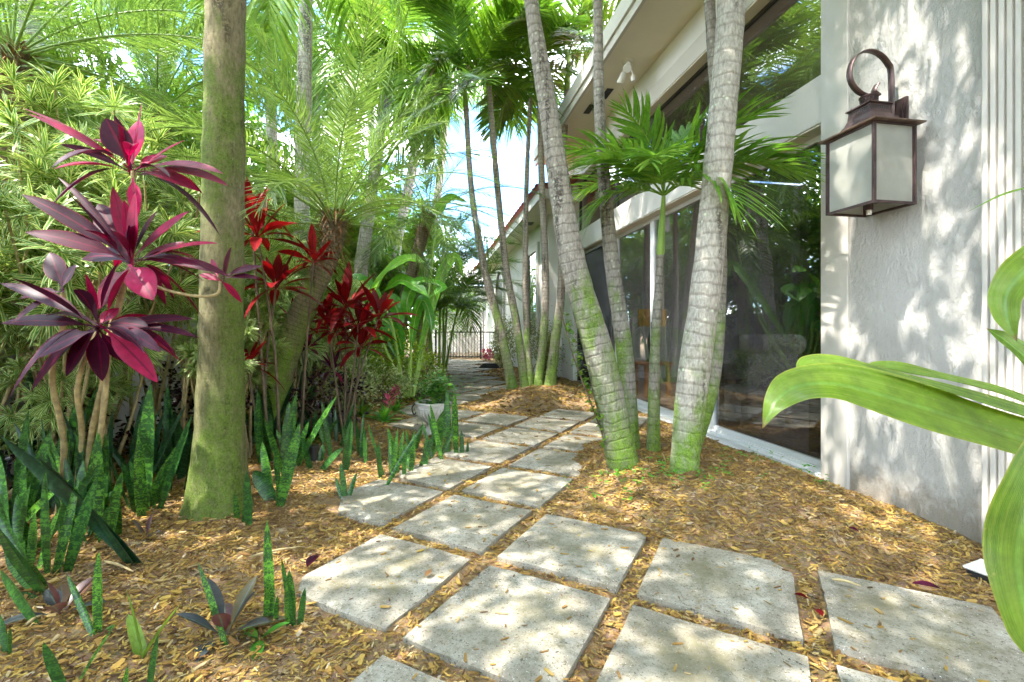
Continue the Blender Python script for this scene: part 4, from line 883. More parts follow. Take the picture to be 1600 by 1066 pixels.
# areca clumps: many thin stems from one base
def areca(loc, h, n, label, seed, sc=0.9, kind='areca'):
    r = np.random.RandomState(seed); root = empty('areca_palm', gz(loc), label, 'palm clump', 'bushy clumping palms')
    for k in range(n):
        a = r.uniform(0, 2*PI); q = r.uniform(0.1, 0.55)*h*0.45; hh = h*r.uniform(0.45, 1.0)
        tp = np.array((math.cos(a)*q, math.sin(a)*q, hh)); bs = np.array((math.cos(a)*0.15, math.sin(a)*0.15, -0.05))
        mb = MB(); sp = spline([bs, bs*0.6+tp*0.4+(0, 0, 0.1), tp], 14); tube(mb, sp, np.linspace(0.035, 0.02, 14), 8); mb.build('stem', MAT['shaft_green'], root)
        for j in range(6):
            e = r.uniform(5, 78); az = a+r.normal(0, 1.3); s_ = sc*r.uniform(0.6, 1.05)
            inst(FR[kind][r.randint(3)], 'frond', root, tp, (0, -math.radians(e), az), (s_, s_, s_))
areca((-1.75, 10.8, 0), 2.9, 10, 'dense dark green clumping palm beside the far path, stems fanning from the ground', 61, 0.85)
areca((-4.6, 9.6, 0), 3.2, 11, 'clumping palm filling the gap behind the red leaved plants', 62, 1.0, 'bright')
areca((-6.6, 8.0, 0), 3.8, 11, 'clumping palm behind the garden wall on the left', 63, 1.2, 'bright')
areca((-5.0, 12.5, 0), 4.2, 11, 'clumping palm further back behind the mossy trunk', 64, 1.2, 'areca')
areca((-3.6, 13.6, 0), 3.6, 10, 'clumping palm in the distance left of the far building', 65, 1.1, 'areca')
areca((-7.6, 5.0, 0), 3.6, 10, 'clumping palm at the far left beyond the wall', 66, 1.2, 'bright')

# broad leaved trees: trunk, limbs, crown of leaf clumps
def crown_mesh(r, R, nclump, nleaf, ls, mat, zsq=0.8):
    mb = MB()
    d = norm(r.normal(size=(nclump, 3))); q = r.uniform(0.25, 1.0, nclump)**0.5
    c = d*q[:, None]*np.array((R, R, R*zsq)); cs = r.uniform(0.25, 0.6, nclump)*R*0.5
    B = np.repeat(c, nleaf, 0)+r.normal(size=(nclump*nleaf, 3))*np.repeat(cs, nleaf)[:, None]*0.55
    D = norm(norm(B-np.repeat(c, nleaf, 0))+r.normal(size=B.shape)*0.6+(0, 0, -0.15))
    leaves(mb, B, D, ls*r.uniform(0.6, 1.2, len(B)), ls*0.42*r.uniform(0.7, 1.2, len(B)), 0.25, K=4, prof='ellip', R=np.clip(np.repeat(r.uniform(0.1, 0.9, nclump), nleaf)+r.normal(0, 0.15, len(B)), 0, 1), up=norm(r.normal(size=B.shape)+(0, 0, 1.2)))
    return mb.mesh('crown', MAT[mat])
rt_ = np.random.RandomState(77)
CROWNS = [crown_mesh(rt_, 2.3, 55, 75, 0.17, 'tree_leaf') for k in range(2)]
def tree(x, y, h, sc, label, k, seed, group='leafy trees behind the palms', lean=(0, 0)):
    r = np.random.RandomState(seed); root = empty('leafy_tree', gz((x, y, 0)), label, 'tree', group)
    mb = MB(); top = np.array((r.normal(0, 0.3)+lean[0], r.normal(0, 0.3)+lean[1], h)); sp = spline([(0, 0, -0.1), top*0.5+(0.15, 0, 0), top], 16); tube(mb, sp, np.linspace(0.16, 0.06, 16), 10)
    for j in range(6):
        a = r.uniform(0, 2*PI); s_ = sp[8+j]; e = s_+np.array((math.cos(a)*1.4*sc, math.sin(a)*1.4*sc, r.uniform(0.3, 1.2)))
        tube(mb, spline([s_, (s_+e)/2+(0, 0, 0.15), e], 8), np.linspace(0.06, 0.02, 8), 7)
    mb.build('trunk', MAT['stem_brown'], root)
    inst(CROWNS[k % 2], 'crown', root, top, (0, 0, r.uniform(0, 6)), (sc, sc, sc*r.uniform(0.9, 1.15)))
tl = [(-8.5, 9.0, 3.6, 1.35, 'bright leafy tree beyond the wall at the upper left', 0), (-6.0, 13.5, 4.2, 1.5, 'leafy tree behind the big mossy trunk', 1), (-6.0, 18.0, 4.0, 1.5, 'leafy tree seen between the pale trunks in the distance', 0),
      (-3.9, 20.5, 2.2, 1.0, 'low dark tree standing at the far end left of the white building', 1), (-10.5, 14.5, 5.0, 1.9, 'tall tree making the far green background on the left', 0), (-8.5, 22.0, 5.5, 1.7, 'large distant tree above the far roof', 1),
      (-4.2, 8.3, 1.4, 0.6, 'bushy small tree with glossy leaves behind the red plants', 0), (-3.7, 11.5, 2.2, 0.62, 'round leafy bush tree behind the large arching leaves', 1), (-9.0, 4.0, 3.0, 1.2, 'leafy tree beyond the wall at the left edge', 0)]
for k, (x, y, h, s_, lab, v) in enumerate(tl): tree(x, y, h, s_, lab, v, 80+k)
# unseen trees around the camera, added to throw dappled shade into the view
for k, (x, y, h, s_, lab) in enumerate([(-2.7, 0.2, 5.6, 0.95, 'unseen leafy tree just left of the viewer, added to dapple the near pavers'), (-5.6, -0.8, 4.6, 1.3, 'unseen leafy tree further left of the viewer beyond the wall, added for shade'),
        (-1.6, -3.4, 3.9, 1.25, 'unseen leafy tree directly behind the viewer, added for shade'), (1.2, -4.2, 3.6, 1.2, 'unseen leafy tree behind the viewer near the house corner, added for shade'), (-4.6, -4.6, 4.4, 1.5, 'unseen large tree behind the viewer on the left, added for shade'), (-0.5, -0.9, 5.75, 0.92, 'unseen thin tree behind the viewer, added leaning over the path to shade the lantern wall')]): tree(x, y, h, s_, lab, k, 95+k, 'unseen trees added around the viewer for shade', (1.1, 2.4) if k == 5 else (0, 0))

# striped dracaena shrubs
def song_mesh(r, n, rad):
    mb = MB(); d = norm(r.normal(size=(n, 3))); q = r.uniform(0.35, 1, n)**0.6
    c = d*q[:, None]*np.array(rad)
    m_ = 40; ax = norm(d*0.7+np.array((0, 0, 0.55))+r.normal(size=(n, 3))*0.2)
    B = np.repeat(c, m_, 0); A = np.repeat(ax, m_, 0); h = np.tile(np.linspace(0, 1, m_), n)
    rd = norm(np.cross(A, norm(r.normal(size=B.shape)))); D = norm(rd*(1.15-0.7*h)[:, None]+A*(0.05+0.95*h)[:, None])
    B = B+A*(h*0.06-0.03)[:, None]
    leaves(mb, B, D, 0.20*r.uniform(0.75, 1.15, len(B))*np.repeat(r.uniform(0.8, 1.15, n), m_), 0.0205, 0.28*r.uniform(0.3, 1.5, len(B)), K=5, prof='blade', fold=0.08, up=A, R=r.uniform(0, 1, len(B)))
    return mb.mesh('foliage', MAT['song_leaf']), c
rs = np.random.RandomState(51)
SONG = [song_mesh(rs, 85, (0.62, 0.62, 0.80)) for k in range(2)]
def song(x, y, z, sc, label, k, seed):
    r = np.random.RandomState(seed); root = empty('striped_dracaena', gz((x, y, 0)), label, 'shrub', 'striped yellow green dracaena shrubs')
    me, cs = SONG[k % 2]; rz = r.uniform(0, 6); inst(me, 'foliage', root, (0, 0, z), (0, 0, rz), (sc,)*3)
    mb = MB(); Rm = np.array(Matrix.Rotation(rz, 3, 'Z'))
    for j in range(16):
        e = Rm@cs[r.randint(len(cs))]*sc+(0, 0, z); b_ = np.array((r.normal(0, 0.12), r.normal(0, 0.12), -0.05)); tube(mb, spline([b_, b_*0.5+e*0.5+(r.normal(0, 0.05), 0, -0.08), e], 10), np.linspace(0.015, 0.007, 10), 6)
    mb.build('stems', MAT['stem_tan'], root)
for k, a in enumerate([(-2.95, 3.05, 1.55, 1.0, 'striped shrub directly behind the tallest pink plant'), (-3.45, 2.75, 1.75, 1.0, 'striped shrub at the left edge of the view'), (-3.0, 4.0, 1.95, 1.15, 'striped shrub just left of the mossy trunk, against the wall'),
                       (-3.6, 3.7, 2.3, 1.1, 'tallest striped shrub at the back near the left edge'), (-2.75, 5.5, 1.35, 0.95, 'striped shrub right of the mossy trunk behind the leaning date palm'), (-3.1, 5.6, 1.9, 1.2, 'striped shrub behind the red crowns'),
                       (-3.1, 3.1, 0.75, 0.62, 'low striped shrub near the ground at the left'), (-2.75, 6.6, 1.3, 1.05, 'striped shrub furthest along the wall'), (-2.25, 3.7, 0.95, 0.55, 'small low striped shrub just left of the mossy trunk')]): song(*a, k, 200+k)

# ti plants -----------------------------------------------------------------
def ti_leaf_px(mb, a, b, y0, y1, wpx, sag, hue, tw=0.0):
    p0 = P(a[0], a[1], y0); p1 = P(b[0], b[1], y1); L = np.linalg.norm(p1-p0)*1.03; d = p1-p0+np.array((0, 0, sag*L)); W = wpx*0.90/F*(y0+y1)/2; sag += 0.07; hue = min(1, hue*1.1+0.08)
    leaves(mb, [p0], d, np.linalg.norm(d), W, sag*L/np.linalg.norm(d), K=13, prof='ti', fold=0.10, R=hue, up=norm(np.array([[0.15*math.cos(a[0]), -0.85, 0.75]])), twist=tw)
hero_c = {1: (208, 268), 2: (204, 412), 3: (155, 512), 4: (344, 440), 5: (98, 458)}
HL = [(1, 40, 165, 20, .10, .62, -.25), (1, 32, 155, 12, .12, .5, -.3), (1, 165, 178, 44, -.05, .12, .0), (1, 222, 150, 9, 0, .98, .1), (1, 217, 180, 40, 0, .93, 0), (1, 358, 281, 24, .32, .45, .1), (1, 350, 262, 26, .28, .5, .15), (1, 312, 293, 24, .25, .6, 0), (1, 290, 212, 22, .1, .85, .2),
      (1, 92, 218, 15, .22, .12, .3), (1, 248, 272, 24, .1, .3, .2), (1, 215, 335, 22, .0, .9, 0), (1, 262, 240, 34, .12, .8, -.1),
      (2, 33, 290, 30, .1, .08, .0), (2, 90, 262, 12, .15, .2, .1), (2, 38, 352, 34, .12, .3, .1), (2, 128, 398, 36, .25, .1, .1), (2, 153, 308, 46, .0, .15, .1), (2, 176, 282, 26, 0, .72, 0), (2, 212, 290, 34, 0, .95, .1), (2, 296, 320, 24, .05, .97, -.1), (2, 342, 369, 20, .2, .95, .2),
      (2, 330, 415, 20, .2, .3, 0), (2, 362, 424, 22, .3, .35, .1), (2, 300, 402, 16, .2, .2, .1), (2, 152, 478, 50, .12, .62, .2), (2, 240, 462, 46, .1, .99, -.1), (2, 246, 322, 34, .0, .1, 0), (2, 290, 372, 18, .15, .5, 0), (2, 202, 345, 38, .1, .15, .2),
      (3, 0, 430, 26, .12, .08, 0), (3, 0, 492, 26, .08, .06, .1), (3, 50, 555, 46, .18, .12, .1), (3, 103, 582, 50, .12, .14, 0), (3, 160, 590, 44, .08, .2, 0), (3, 247, 590, 34, .12, .97, -.1), (3, 303, 490, 24, .12, .12, .1), (3, 312, 518, 18, .2, .1, .1), (3, 252, 540, 28, .2, .2, 0), (3, 48, 602, 40, .3, .05, 0),
      (3, 195, 562, 30, .1, .12, 0), (3, 150, 468, 30, .0, .1, 0), (3, 186, 478, 26, .0, .75, 0), (3, 232, 505, 30, .1, .05, .1),
      (4, 362, 380, 22, 0, .35, 0), (4, 410, 412, 18, .1, .3, 0), (4, 312, 426, 15, .1, .9, 0), (4, 378, 470, 12, .1, .9, 0), (4, 407, 432, 13, .2, .3, 0), (4, 390, 405, 15, 0, .25, .1), (4, 330, 400, 10, 0, .8, 0),
      (5, 78, 388, 32, 0, .08, 0), (5, 119, 410, 26, 0, .05, .1), (5, 30, 462, 22, .15, .06, 0), (5, 20, 500, 14, .2, .1, 0)]
rh = np.random.RandomState(9)
hb = gz(G(110, 850, 0.05)); hero = empty('ti_plant', hb, 'tall ti plant with magenta and dark purple leaves left of the mossy trunk', 'ti plant', 'ti plants with coloured leaves')
hy = {1: 2.25, 2: 2.2, 3: 2.15, 4: 2.35, 5: 2.2}
for c_ in hero_c:
    mb = MB()
    for (k, x, y, w_, sag, hue, tw) in HL:
        if k != c_: continue
        cx, cy_ = hero_c[k]; yy = hy[k]; dy = rh.uniform(-0.14, 0.12)
        ti_leaf_px(mb, (cx+rh.uniform(-4, 4), cy_+rh.uniform(-6, 6)), (x, y), yy, yy+dy, w_, sag, hue, tw)
    if c_ in (1, 2, 3):
        n_ = 12; cc = P(hero_c[c_][0], hero_c[c_][1], hy[c_]); a_ = rh.uniform(0, 2*PI, n_); e_ = np.linspace(1.3, -0.1, n_)+rh.normal(0, 0.12, n_); D_ = np.stack([np.cos(a_)*np.cos(e_), np.sin(a_)*np.cos(e_), np.sin(e_)], -1)
        leaves(mb, cc+D_*0.015+rh.normal(0, 0.012, (n_, 3)), D_, 0.36*rh.uniform(0.7, 1.1, n_), rh.uniform(0.04, 0.066, n_), np.linspace(0.1, 0.9, n_)*rh.uniform(0.4, 1.3, n_), K=11, prof='ti', fold=0.2, R=rh.choice([0.05, 0.2, 0.55, 0.85, 0.98], n_), twist=rh.normal(0, 0.3, n_))
    o = mb.build('leaf_crown', MAT['ti_dark'], hero); o.data.transform(Matrix.Translation(-Vector(hb)))
for st_ in ([(128, 850), (140, 700), (160, 600), (182, 500), (204, 412)], [(150, 850), (148, 760), (164, 620), (172, 520), (204, 412), (208, 330), (208, 268)], [(85, 850), (100, 700), (82, 590), (100, 500), (98, 458)], [(104, 850), (128, 700), (122, 600), (155, 512)], [(204, 420), (245, 448), (300, 462), (338, 460), (344, 440)]):
    mb = MB(); ps = []
    for k, (x, y) in enumerate(st_):
        Y = 2.55 if y > 800 else 2.4 if y > 650 else 2.25
        ps.append(P(x, y, Y))
    sp = spline(ps, 34); rad = np.linspace(0.015, 0.010, 34)*(1+0.06*np.sin(np.arange(34)*1.9)); tube(mb, sp, rad*(0.6 if st_[0][1] < 500 else 1), 10)
    o = mb.build('stem', MAT['stem_tan'], hero); o.data.transform(Matrix.Translation(-Vector(hb)))
def ti_rosette(mb, c, r, n=15, L=0.32, W=0.075, hue=(0.1, 0.9), upw=0.5):
    a = np.arange(n)*2.39996+r.uniform(0, 6); e = np.linspace(1.35, 0.0-0.1, n)*1.0*upw+0.35*(1-upw)+r.normal(0, 0.1, n)
    D = np.stack([np.cos(a)*np.cos(e), np.sin(a)*np.cos(e), np.sin(e)], -1)
    leaves(mb, np.repeat([c], n, 0)+D*0.01, D, L*r.uniform(0.7, 1.15, n), W*r.uniform(0.6, 1.05, n), np.linspace(0.02, 0.55, n)*r.uniform(0.4, 1.5, n), twist=r.normal(0, 0.25, n), K=9, prof='ti', fold=0.14, R=r.uniform(hue[0], hue[1], n))
def ti_plant(crowns, y, base, label, seed, mat='ti_red', L=0.30, W=0.075, n=15):
    r = np.random.RandomState(seed); bb = gz(P(base[0], base[1], y)); root = empty('ti_plant', bb, label, 'ti plant', 'ti plants with coloured leaves')
    for (x, yy, s_) in crowns:
        c = P(x, yy, y+r.uniform(-0.15, 0.15))-bb; mb = MB(); ti_rosette(mb, c, r, n, L*s_, W*s_, upw=0.85); mb.build('leaf_crown', MAT[mat], root)
        mb = MB(); b_ = np.array((r.normal(0, 0.05), r.normal(0, 0.05), -0.05)); tube(mb, spline([b_, b_*0.5+c*0.5+(r.normal(0, 0.05), 0, 0), c+(0, 0, 0.04)], 16), np.linspace(0.014, 0.008, 16), 7); mb.build('stem', MAT['stem_brown'], root)
ti_plant([(402, 372, 1.45), (432, 452, 1.3), (385, 572, 0.8), (392, 330, 0.9)], 3.7, (430, 690), 'dark red ti plant just right of the mossy trunk', 301, n=20)
ti_plant([(490, 412, 1.1)], 4.3, (470, 670), 'single red ti crown in front of the leaning date palm stem', 302, n=18)
ti_plant([(541, 482, 1.5), (592, 500, 1.4), (560, 515, 1.2), (510, 500, 1.0), (565, 545, 1.1), (525, 520, 1.1)], 4.6, (545, 650), 'bushy bright red ti plant with several crowns below the big arching leaves', 303, n=20)
ti_plant([(460, 505, 0.9), (480, 545, 0.8), (520, 580, 0.8)], 4.9, (480, 650), 'small dark ti plant half hidden behind the leaning stem', 304, 'ti_dark')

# snake plants ----------------------------------------------------------------
SG = 'banded snake plants in the mulch bed'
def snake(items, label, mat='snake_leaf', seed=0, cat='snake plant', name='snake_plant', group=SG):
    """items: (base px, base py, tip px, tip py, width px[, depth offset of the tip, sag])"""
    r = np.random.RandomState(seed); b0_ = gz(G(items[0][0], items[0][1], 0.03)); mb = MB()
    for it in items:
        bx_, by_, tx, ty, w_ = it[:5]; dy = it[5] if len(it) > 5 else r.uniform(-0.06, 0.06); sag = it[6] if len(it) > 6 else r.uniform(0.0, 0.06)
        b = gz(G(bx_, by_, 0.03)); b[2] -= 0.02; t = P(tx, ty, b[1]+dy); d = t-b; L = np.linalg.norm(d); sag += abs(d[0])/L*0.22; d2 = d+np.array((0, 0, sag*L))
        a = r.uniform(-0.7, 0.7); side = norm(np.array([[math.cos(a), math.sin(a)*0.8, 0.0]]))
        upv = norm(np.cross(side, d2[None]/L)); 
        leaves(mb, [b-b0_], d2, np.linalg.norm(d2), w_/F*b[1], sag*L/np.linalg.norm(d2), K=12, prof=[0.55, 0.75, 0.88, 0.96, 1, 1, 0.98, 0.92, 0.82, 0.66, 0.42, 0.0], fold=r.uniform(0.12, 0.3), up=upv, R=r.uniform(0, 1))
    root = empty(name, b0_, label, cat, group); mb.build('foliage', MAT[mat], root); return root
def random_blades(px0, px1, py0, py1, n, h, w_, r, lean=0.34):
    out = []
    for k in range(n):
        bx_ = r.uniform(px0, px1); by_ = r.uniform(py0, py1); Y = 792/(by_-HZ); hh = (h[0]*0.6+(h[1]*1.1-h[0]*0.6)*r.uniform()**1.3)*F/Y; out.append((bx_, by_, bx_+r.normal(0, lean)*hh, by_-hh, r.uniform(*w_)/Y*F))
    return out
rk = np.random.RandomState(4)
snake([(228, 885, 0, 680, 30, -0.1, 0.03), (214, 888, 60, 715, 24, -0.05, 0.06), (205, 880, 120, 790, 12)], 'long snake plant blade leaning far left over its clump', 'snake_dark', 1)
snake([(226, 805, 236, 598, 27, 0, 0), (236, 800, 262, 720, 16), (216, 806, 205, 730, 14), (250, 790, 248, 742, 12), (222, 800, 190, 722, 14)]+random_blades(200, 250, 790, 812, 9, (0.25, 0.55), (0.04, 0.06), rk), 'upright broad snake plant just left of the mossy trunk', seed=2)
snake([(75, 765, 46, 572, 22, 0, 0), (88, 770, 88, 640, 22), (70, 775, 62, 690, 18), (96, 780, 112, 660, 20), (100, 785, 128, 610, 22), (60, 770, 30, 640, 16), (108, 780, 150, 690, 16)]+random_blades(50, 130, 760, 800, 14, (0.35, 0.8), (0.05, 0.07), rk), 'tall dark snake plant clump under the purple leaves at the left', seed=3)
snake(random_blades(15, 110, 850, 905, 10, (0.2, 0.42), (0.035, 0.05), rk)+[(35, 880, 27, 772, 16), (78, 905, 72, 735, 16), (60, 900, 95, 790, 12), (102, 895, 92, 815, 9), (20, 870, 2, 770, 18), (50, 885, 55, 800, 14)], 'bright green snake plant blades below the leaning dark blade', seed=4)
snake([(82, 930, 0, 826, 34, -0.1, 0.0), (70, 925, 10, 860, 26, -0.05, 0.02), (66, 985, 0, 890, 24), (60, 940, 8, 940, 20, 0, 0.2)], 'thick banded snake plant blades lying across the lower left edge', seed=5)
snake([(120, 850, 130, 720, 18), (150, 840, 152, 700, 20), (172, 850, 192, 735, 16), (135, 845, 108, 745, 16), (185, 842, 182, 768, 14), (160, 852, 170, 790, 14)]+random_blades(110, 200, 820, 860, 16, (0.2, 0.55), (0.04, 0.06), rk), 'snake plant clump among the tan stems of the tall pink plant', seed=6)
snake(random_blades(235, 300, 725, 775, 16, (0.25, 0.6), (0.04, 0.065), rk)+[(275, 745, 262, 600, 18), (290, 740, 276, 655, 20)], 'snake plant clump tucked against the left of the mossy trunk', 'snake_dark', 7)
snake(random_blades(0, 60, 700, 770, 16, (0.3, 0.7), (0.045, 0.07), rk), 'snake plant clump at the left edge in front of the grey wall', 'snake_dark', 8)
snake([(390, 820, 386, 735, 14), (380, 815, 392, 760, 10), (372, 812, 366, 770, 8)], 'small snake plant at the right foot of the mossy trunk', seed=9)
snake([(436, 790, 469, 660, 17, 0, 0), (428, 782, 396, 736, 22, 0, 0.25), (440, 785, 430, 700, 12), (425, 775, 410, 690, 14)], 'curled banded snake plant right of the mossy trunk', seed=10)
snake(random_blades(395, 470, 690, 745, 22, (0.3, 0.62), (0.045, 0.065), rk)+[(410, 730, 404, 610, 16), (445, 735, 452, 628, 16)], 'dense snake plant clump at the foot of the leaning date palm', 'snake_leaf', 11)
snake(random_blades(385, 440, 665, 700, 10, (0.3, 0.6), (0.045, 0.07), rk), 'dark snake plant clump behind the curled one', 'snake_dark', 12)
snake(random_blades(470, 525, 690, 735, 9, (0.25, 0.5), (0.04, 0.055), rk)+[(540, 728, 549, 655, 13), (500, 735, 536, 700, 12)], 'snake plant group around the black spotlight', seed=13)
snake([(540, 768, 532, 722, 9), (543, 768, 558, 738, 8), (536, 768, 524, 745, 7)], 'tiny snake plant alone beside the rounded pale paver', seed=14)
snake(random_blades(545, 580, 690, 720, 8, (0.18, 0.36), (0.03, 0.045), rk), 'snake plant tuft left of the longest row of blades', seed=15)
snake([(600, 752, 662, 665, 8, 0.1, 0), (596, 735, 592, 692, 9), (622, 728, 606, 668, 10), (632, 735, 634, 690, 8), (615, 735, 622, 670, 9), (640, 725, 648, 672, 9)]+random_blades(600, 655, 715, 742, 8, (0.18, 0.34), (0.03, 0.045), rk), 'slender snake plant group in the mulch beside the mossy diamond paver', seed=16)
snake([(692, 712, 672, 630, 9), (700, 700, 698, 610, 12, 0, 0), (714, 702, 711, 612, 13, 0, 0), (672, 700, 694, 640, 16), (664, 720, 668, 680, 10), (722, 702, 721, 672, 7), (730, 700, 731, 688, 4), (688, 690, 690, 645, 16)], 'snake plants standing in front of the white urn', seed=17)
snake([(425, 948, 417, 812, 15, 0, 0), (416, 948, 419, 905, 9), (431, 948, 434, 930, 7)], 'tallest single banded blade in the foreground mulch', seed=18)
snake([(462, 952, 440, 872, 11), (455, 950, 452, 890, 16), (468, 950, 477, 918, 10)], 'short pair of snake plant shoots left of the mossy paver', seed=19)
snake([(156, 992, 155, 860, 15, 0, 0), (150, 998, 105, 898, 11), (152, 995, 180, 976, 7)], 'thin upright snake plant shoot in the lower left mulch', seed=20)
snake([(105, 1075, 68, 1003, 18), (118, 1062, 181, 976, 7, 0, 0)], 'snake plant shoot rising from the bottom left edge', seed=21)
snake([(233, 1066, 248, 990, 11), (192, 1078, 200, 1040, 8)], 'single dark blade at the bottom edge left of the pavers', seed=22)
snake([(14, 1030, 0, 960, 10), (10, 1030, 3, 985, 8), (16, 1030, 16, 980, 5)], 'small snake plant shoot at the lower left edge', seed=23)
snake([(356, 990, 309, 878, 9, 0, 0)], 'thin leaning blade rising behind the purple seedling', seed=24)
snake([(300, 735, 330, 690, 10), (470, 650, 480, 560, 14), (462, 655, 430, 590, 12), (482, 655, 492, 600, 12)], 'snake plant behind the leaning date palm', 'snake_dark', 25)

snake(random_blades(60, 170, 800, 850, 16, (0.3, 0.65), (0.035, 0.06), rk), 'crowded dark snake plant clump around the foot of the tan stems', 'snake_dark', 31)
snake(random_blades(0, 45, 790, 860, 12, (0.3, 0.6), (0.04, 0.06), rk), 'crowded snake plant clump at the left edge above the lying blades', 'snake_leaf', 32)
snake(random_blades(150, 235, 740, 790, 15, (0.3, 0.6), (0.035, 0.055), rk), 'snake plant clump between the broad upright one and the tan stems', 'snake_dark', 33)
snake(random_blades(440, 540, 650, 700, 18, (0.25, 0.5), (0.035, 0.055), rk), 'snake plant clump in front of the bushy red plant stems', 'snake_dark', 34)
snake(random_blades(648, 690, 690, 712, 9, (0.15, 0.3), (0.03, 0.045), rk), 'short snake plant blades at the foot of the white urn', 'snake_leaf', 35)
# seedlings, low plants ------------------------------------------------------
def rosette(px, py, n, L, W, mat, label, seed, cat='plant', name='seedling', group=None, e0=1.3, e1=0.15, prof='ellip', droop=0.35, flower=None, K=8, z=0.03):
    r = np.random.RandomState(seed); b = gz(G(px, py, z)); root = empty(name, b, label, cat, group); mb = MB()
    a = np.arange(n)*2.39996+r.uniform(0, 6); e = np.linspace(e0, e1, n)+r.normal(0, 0.1, n)
    D = np.stack([np.cos(a)*np.cos(e), np.sin(a)*np.cos(e), np.sin(e)], -1)
    leaves(mb, D*(0.01, 0.01, 0), D, L*r.uniform(0.7, 1.1, n), W*r.uniform(0.8, 1.1, n), droop*r.uniform(0.3, 1.2, n), K=K, prof=prof, fold=0.14, rng=r)
    mb.build('foliage', MAT[mat], root)
    if flower:
        mb = MB(); n2 = 26; a = r.uniform(0, 2*PI, n2); D = np.stack([np.cos(a), np.sin(a), r.uniform(0.4, 2, n2)], -1); c = np.array((flower[0], 0, flower[1]))
        leaves(mb, c+r.normal(0, 0.035, (n2, 3)), D, 0.075, 0.03, 0.1, K=4, rng=r); mb.build('flower', MAT['pink_flower'], root)
        mb = MB(); tube(mb, [(0, 0, 0), c], 0.006, 6); mb.build('flower_stalk', MAT['shaft_green'], root)
    return root
leafmat('purple_seedling', [(0.03, 0.05, 0.05), (0.06, 0.06, 0.07), (0.16, 0.04, 0.05), (0.10, 0.12, 0.04)], mid=(0.12, 0.16, 0.13), trans=0.2, rough=0.3)
rosette(95, 965, 9, 0.20, 0.062, 'purple_seedling', 'purple grey seedling with oval leaves in the lower left mulch', 401, prof='ti', group='young purple leaved seedlings')
rosette(352, 978, 9, 0.22, 0.060, 'purple_seedling', 'purple grey seedling with a reddish leaf, centre left foreground', 402, prof='ti', group='young purple leaved seedlings')
rosette(228, 848, 3, 0.16, 0.045, 'purple_seedling', 'small bluish leaf standing near the foot of the long leaning blade', 403, prof='ti', e0=1.2, e1=0.9, group='young purple leaved seedlings')
rosette(222, 1020, 3, 0.26, 0.038, 'palm_bright', 'bright green grassy palm seedling in the lower left mulch', 404, prof='blade', e0=1.35, e1=0.8, droop=0.2, name='palm_seedling')
rosette(405, 975, 4, 0.12, 0.04, 'ground_leaf', 'small green weed beside the purple seedling', 405, prof='ellip', e0=1.0, e1=0.2)
GB = 'bromeliads near the urn'
rosette(600, 655, 26, 0.30, 0.045, 'ground_leaf', 'bromeliad with a pink flower head left of the white urn', 411, cat='bromeliad', name='bromeliad', prof='strap', flower=(0.08, 0.26), group=GB)
rosette(566, 652, 24, 0.30, 0.045, 'palm_leaf', 'dark green bromeliad without a flower, left of the pink one', 412, cat='bromeliad', name='bromeliad', prof='strap', group=GB)
rosette(618, 640, 22, 0.26, 0.04, 'ground_leaf', 'small bromeliad just behind the pink flowered one', 413, cat='bromeliad', name='bromeliad', prof='strap', flower=(0.0, 0.28), group=GB)
rosette(540, 650, 20, 0.26, 0.045, 'palm_leaf', 'leafy bromeliad next to the rubber plant', 414, cat='bromeliad', name='bromeliad', prof='strap', group=GB)
rosette(487, 690, 13, 0.34, 0.12, 'rubber_leaf', 'small rubber plant with glossy dark leaves and one orange red leaf', 421, cat='rubber plant', name='rubber_plant', e0=1.4, e1=0.25, droop=0.25)
rosette(440, 650, 11, 0.36, 0.12, 'rubber_leaf', 'dark glossy rubber plant behind the snake plants', 422, cat='rubber plant', name='rubber_plant', e0=1.3, e1=0.3, droop=0.3)
# weeds and creeping ground plants
def weeds(pts, n, rad, ls, label, seed, mat='ground_leaf', h=0.06):
    r = np.random.RandomState(seed); b = gz(G(*pts, 0.08)); root = empty('weed_patch', b, label, 'weeds'); mb = MB()
    x = r.normal(0, rad, n); y = r.normal(0, rad*0.7, n); z = gh(b[0]+x, b[1]+y)-b[2]+r.uniform(0.01, h, n); a = r.uniform(0, 2*PI, n)
    B = np.stack([x, y, z], -1); B = np.repeat(B, 4, 0)+r.normal(0, 0.008, (4*n, 3)); a = r.uniform(0, 2*PI, 4*n)
    leaves(mb, B, np.stack([np.cos(a), np.sin(a), r.uniform(0, 0.7, 4*n)], -1), ls*r.uniform(0.6, 1.1, 4*n), ls*0.6, 0.2, K=4, rng=r); mb.build('foliage', MAT[mat], root)
weeds((985, 745), 34, 0.16, 0.032, 'bright green weeds at the foot of the strongly leaning palm', 501)
weeds((1095, 762), 24, 0.14, 0.028, 'small weeds right of the green footed pale palm', 502)
weeds((1165, 735), 30, 0.22, 0.024, 'scattered tiny weeds on the mulch before the door sill', 503, h=0.10)
weeds((905, 745), 10, 0.14, 0.02, 'sparse weeds at the left edge of the mulch mound', 504)
weeds((1270, 765), 8, 0.05, 0.028, 'little weed sprig under the end of the door sill', 505, h=0.12)
weeds((690, 600), 60, 0.30, 0.05, 'low green weeds leaning over the left side of the far path', 506, h=0.25)
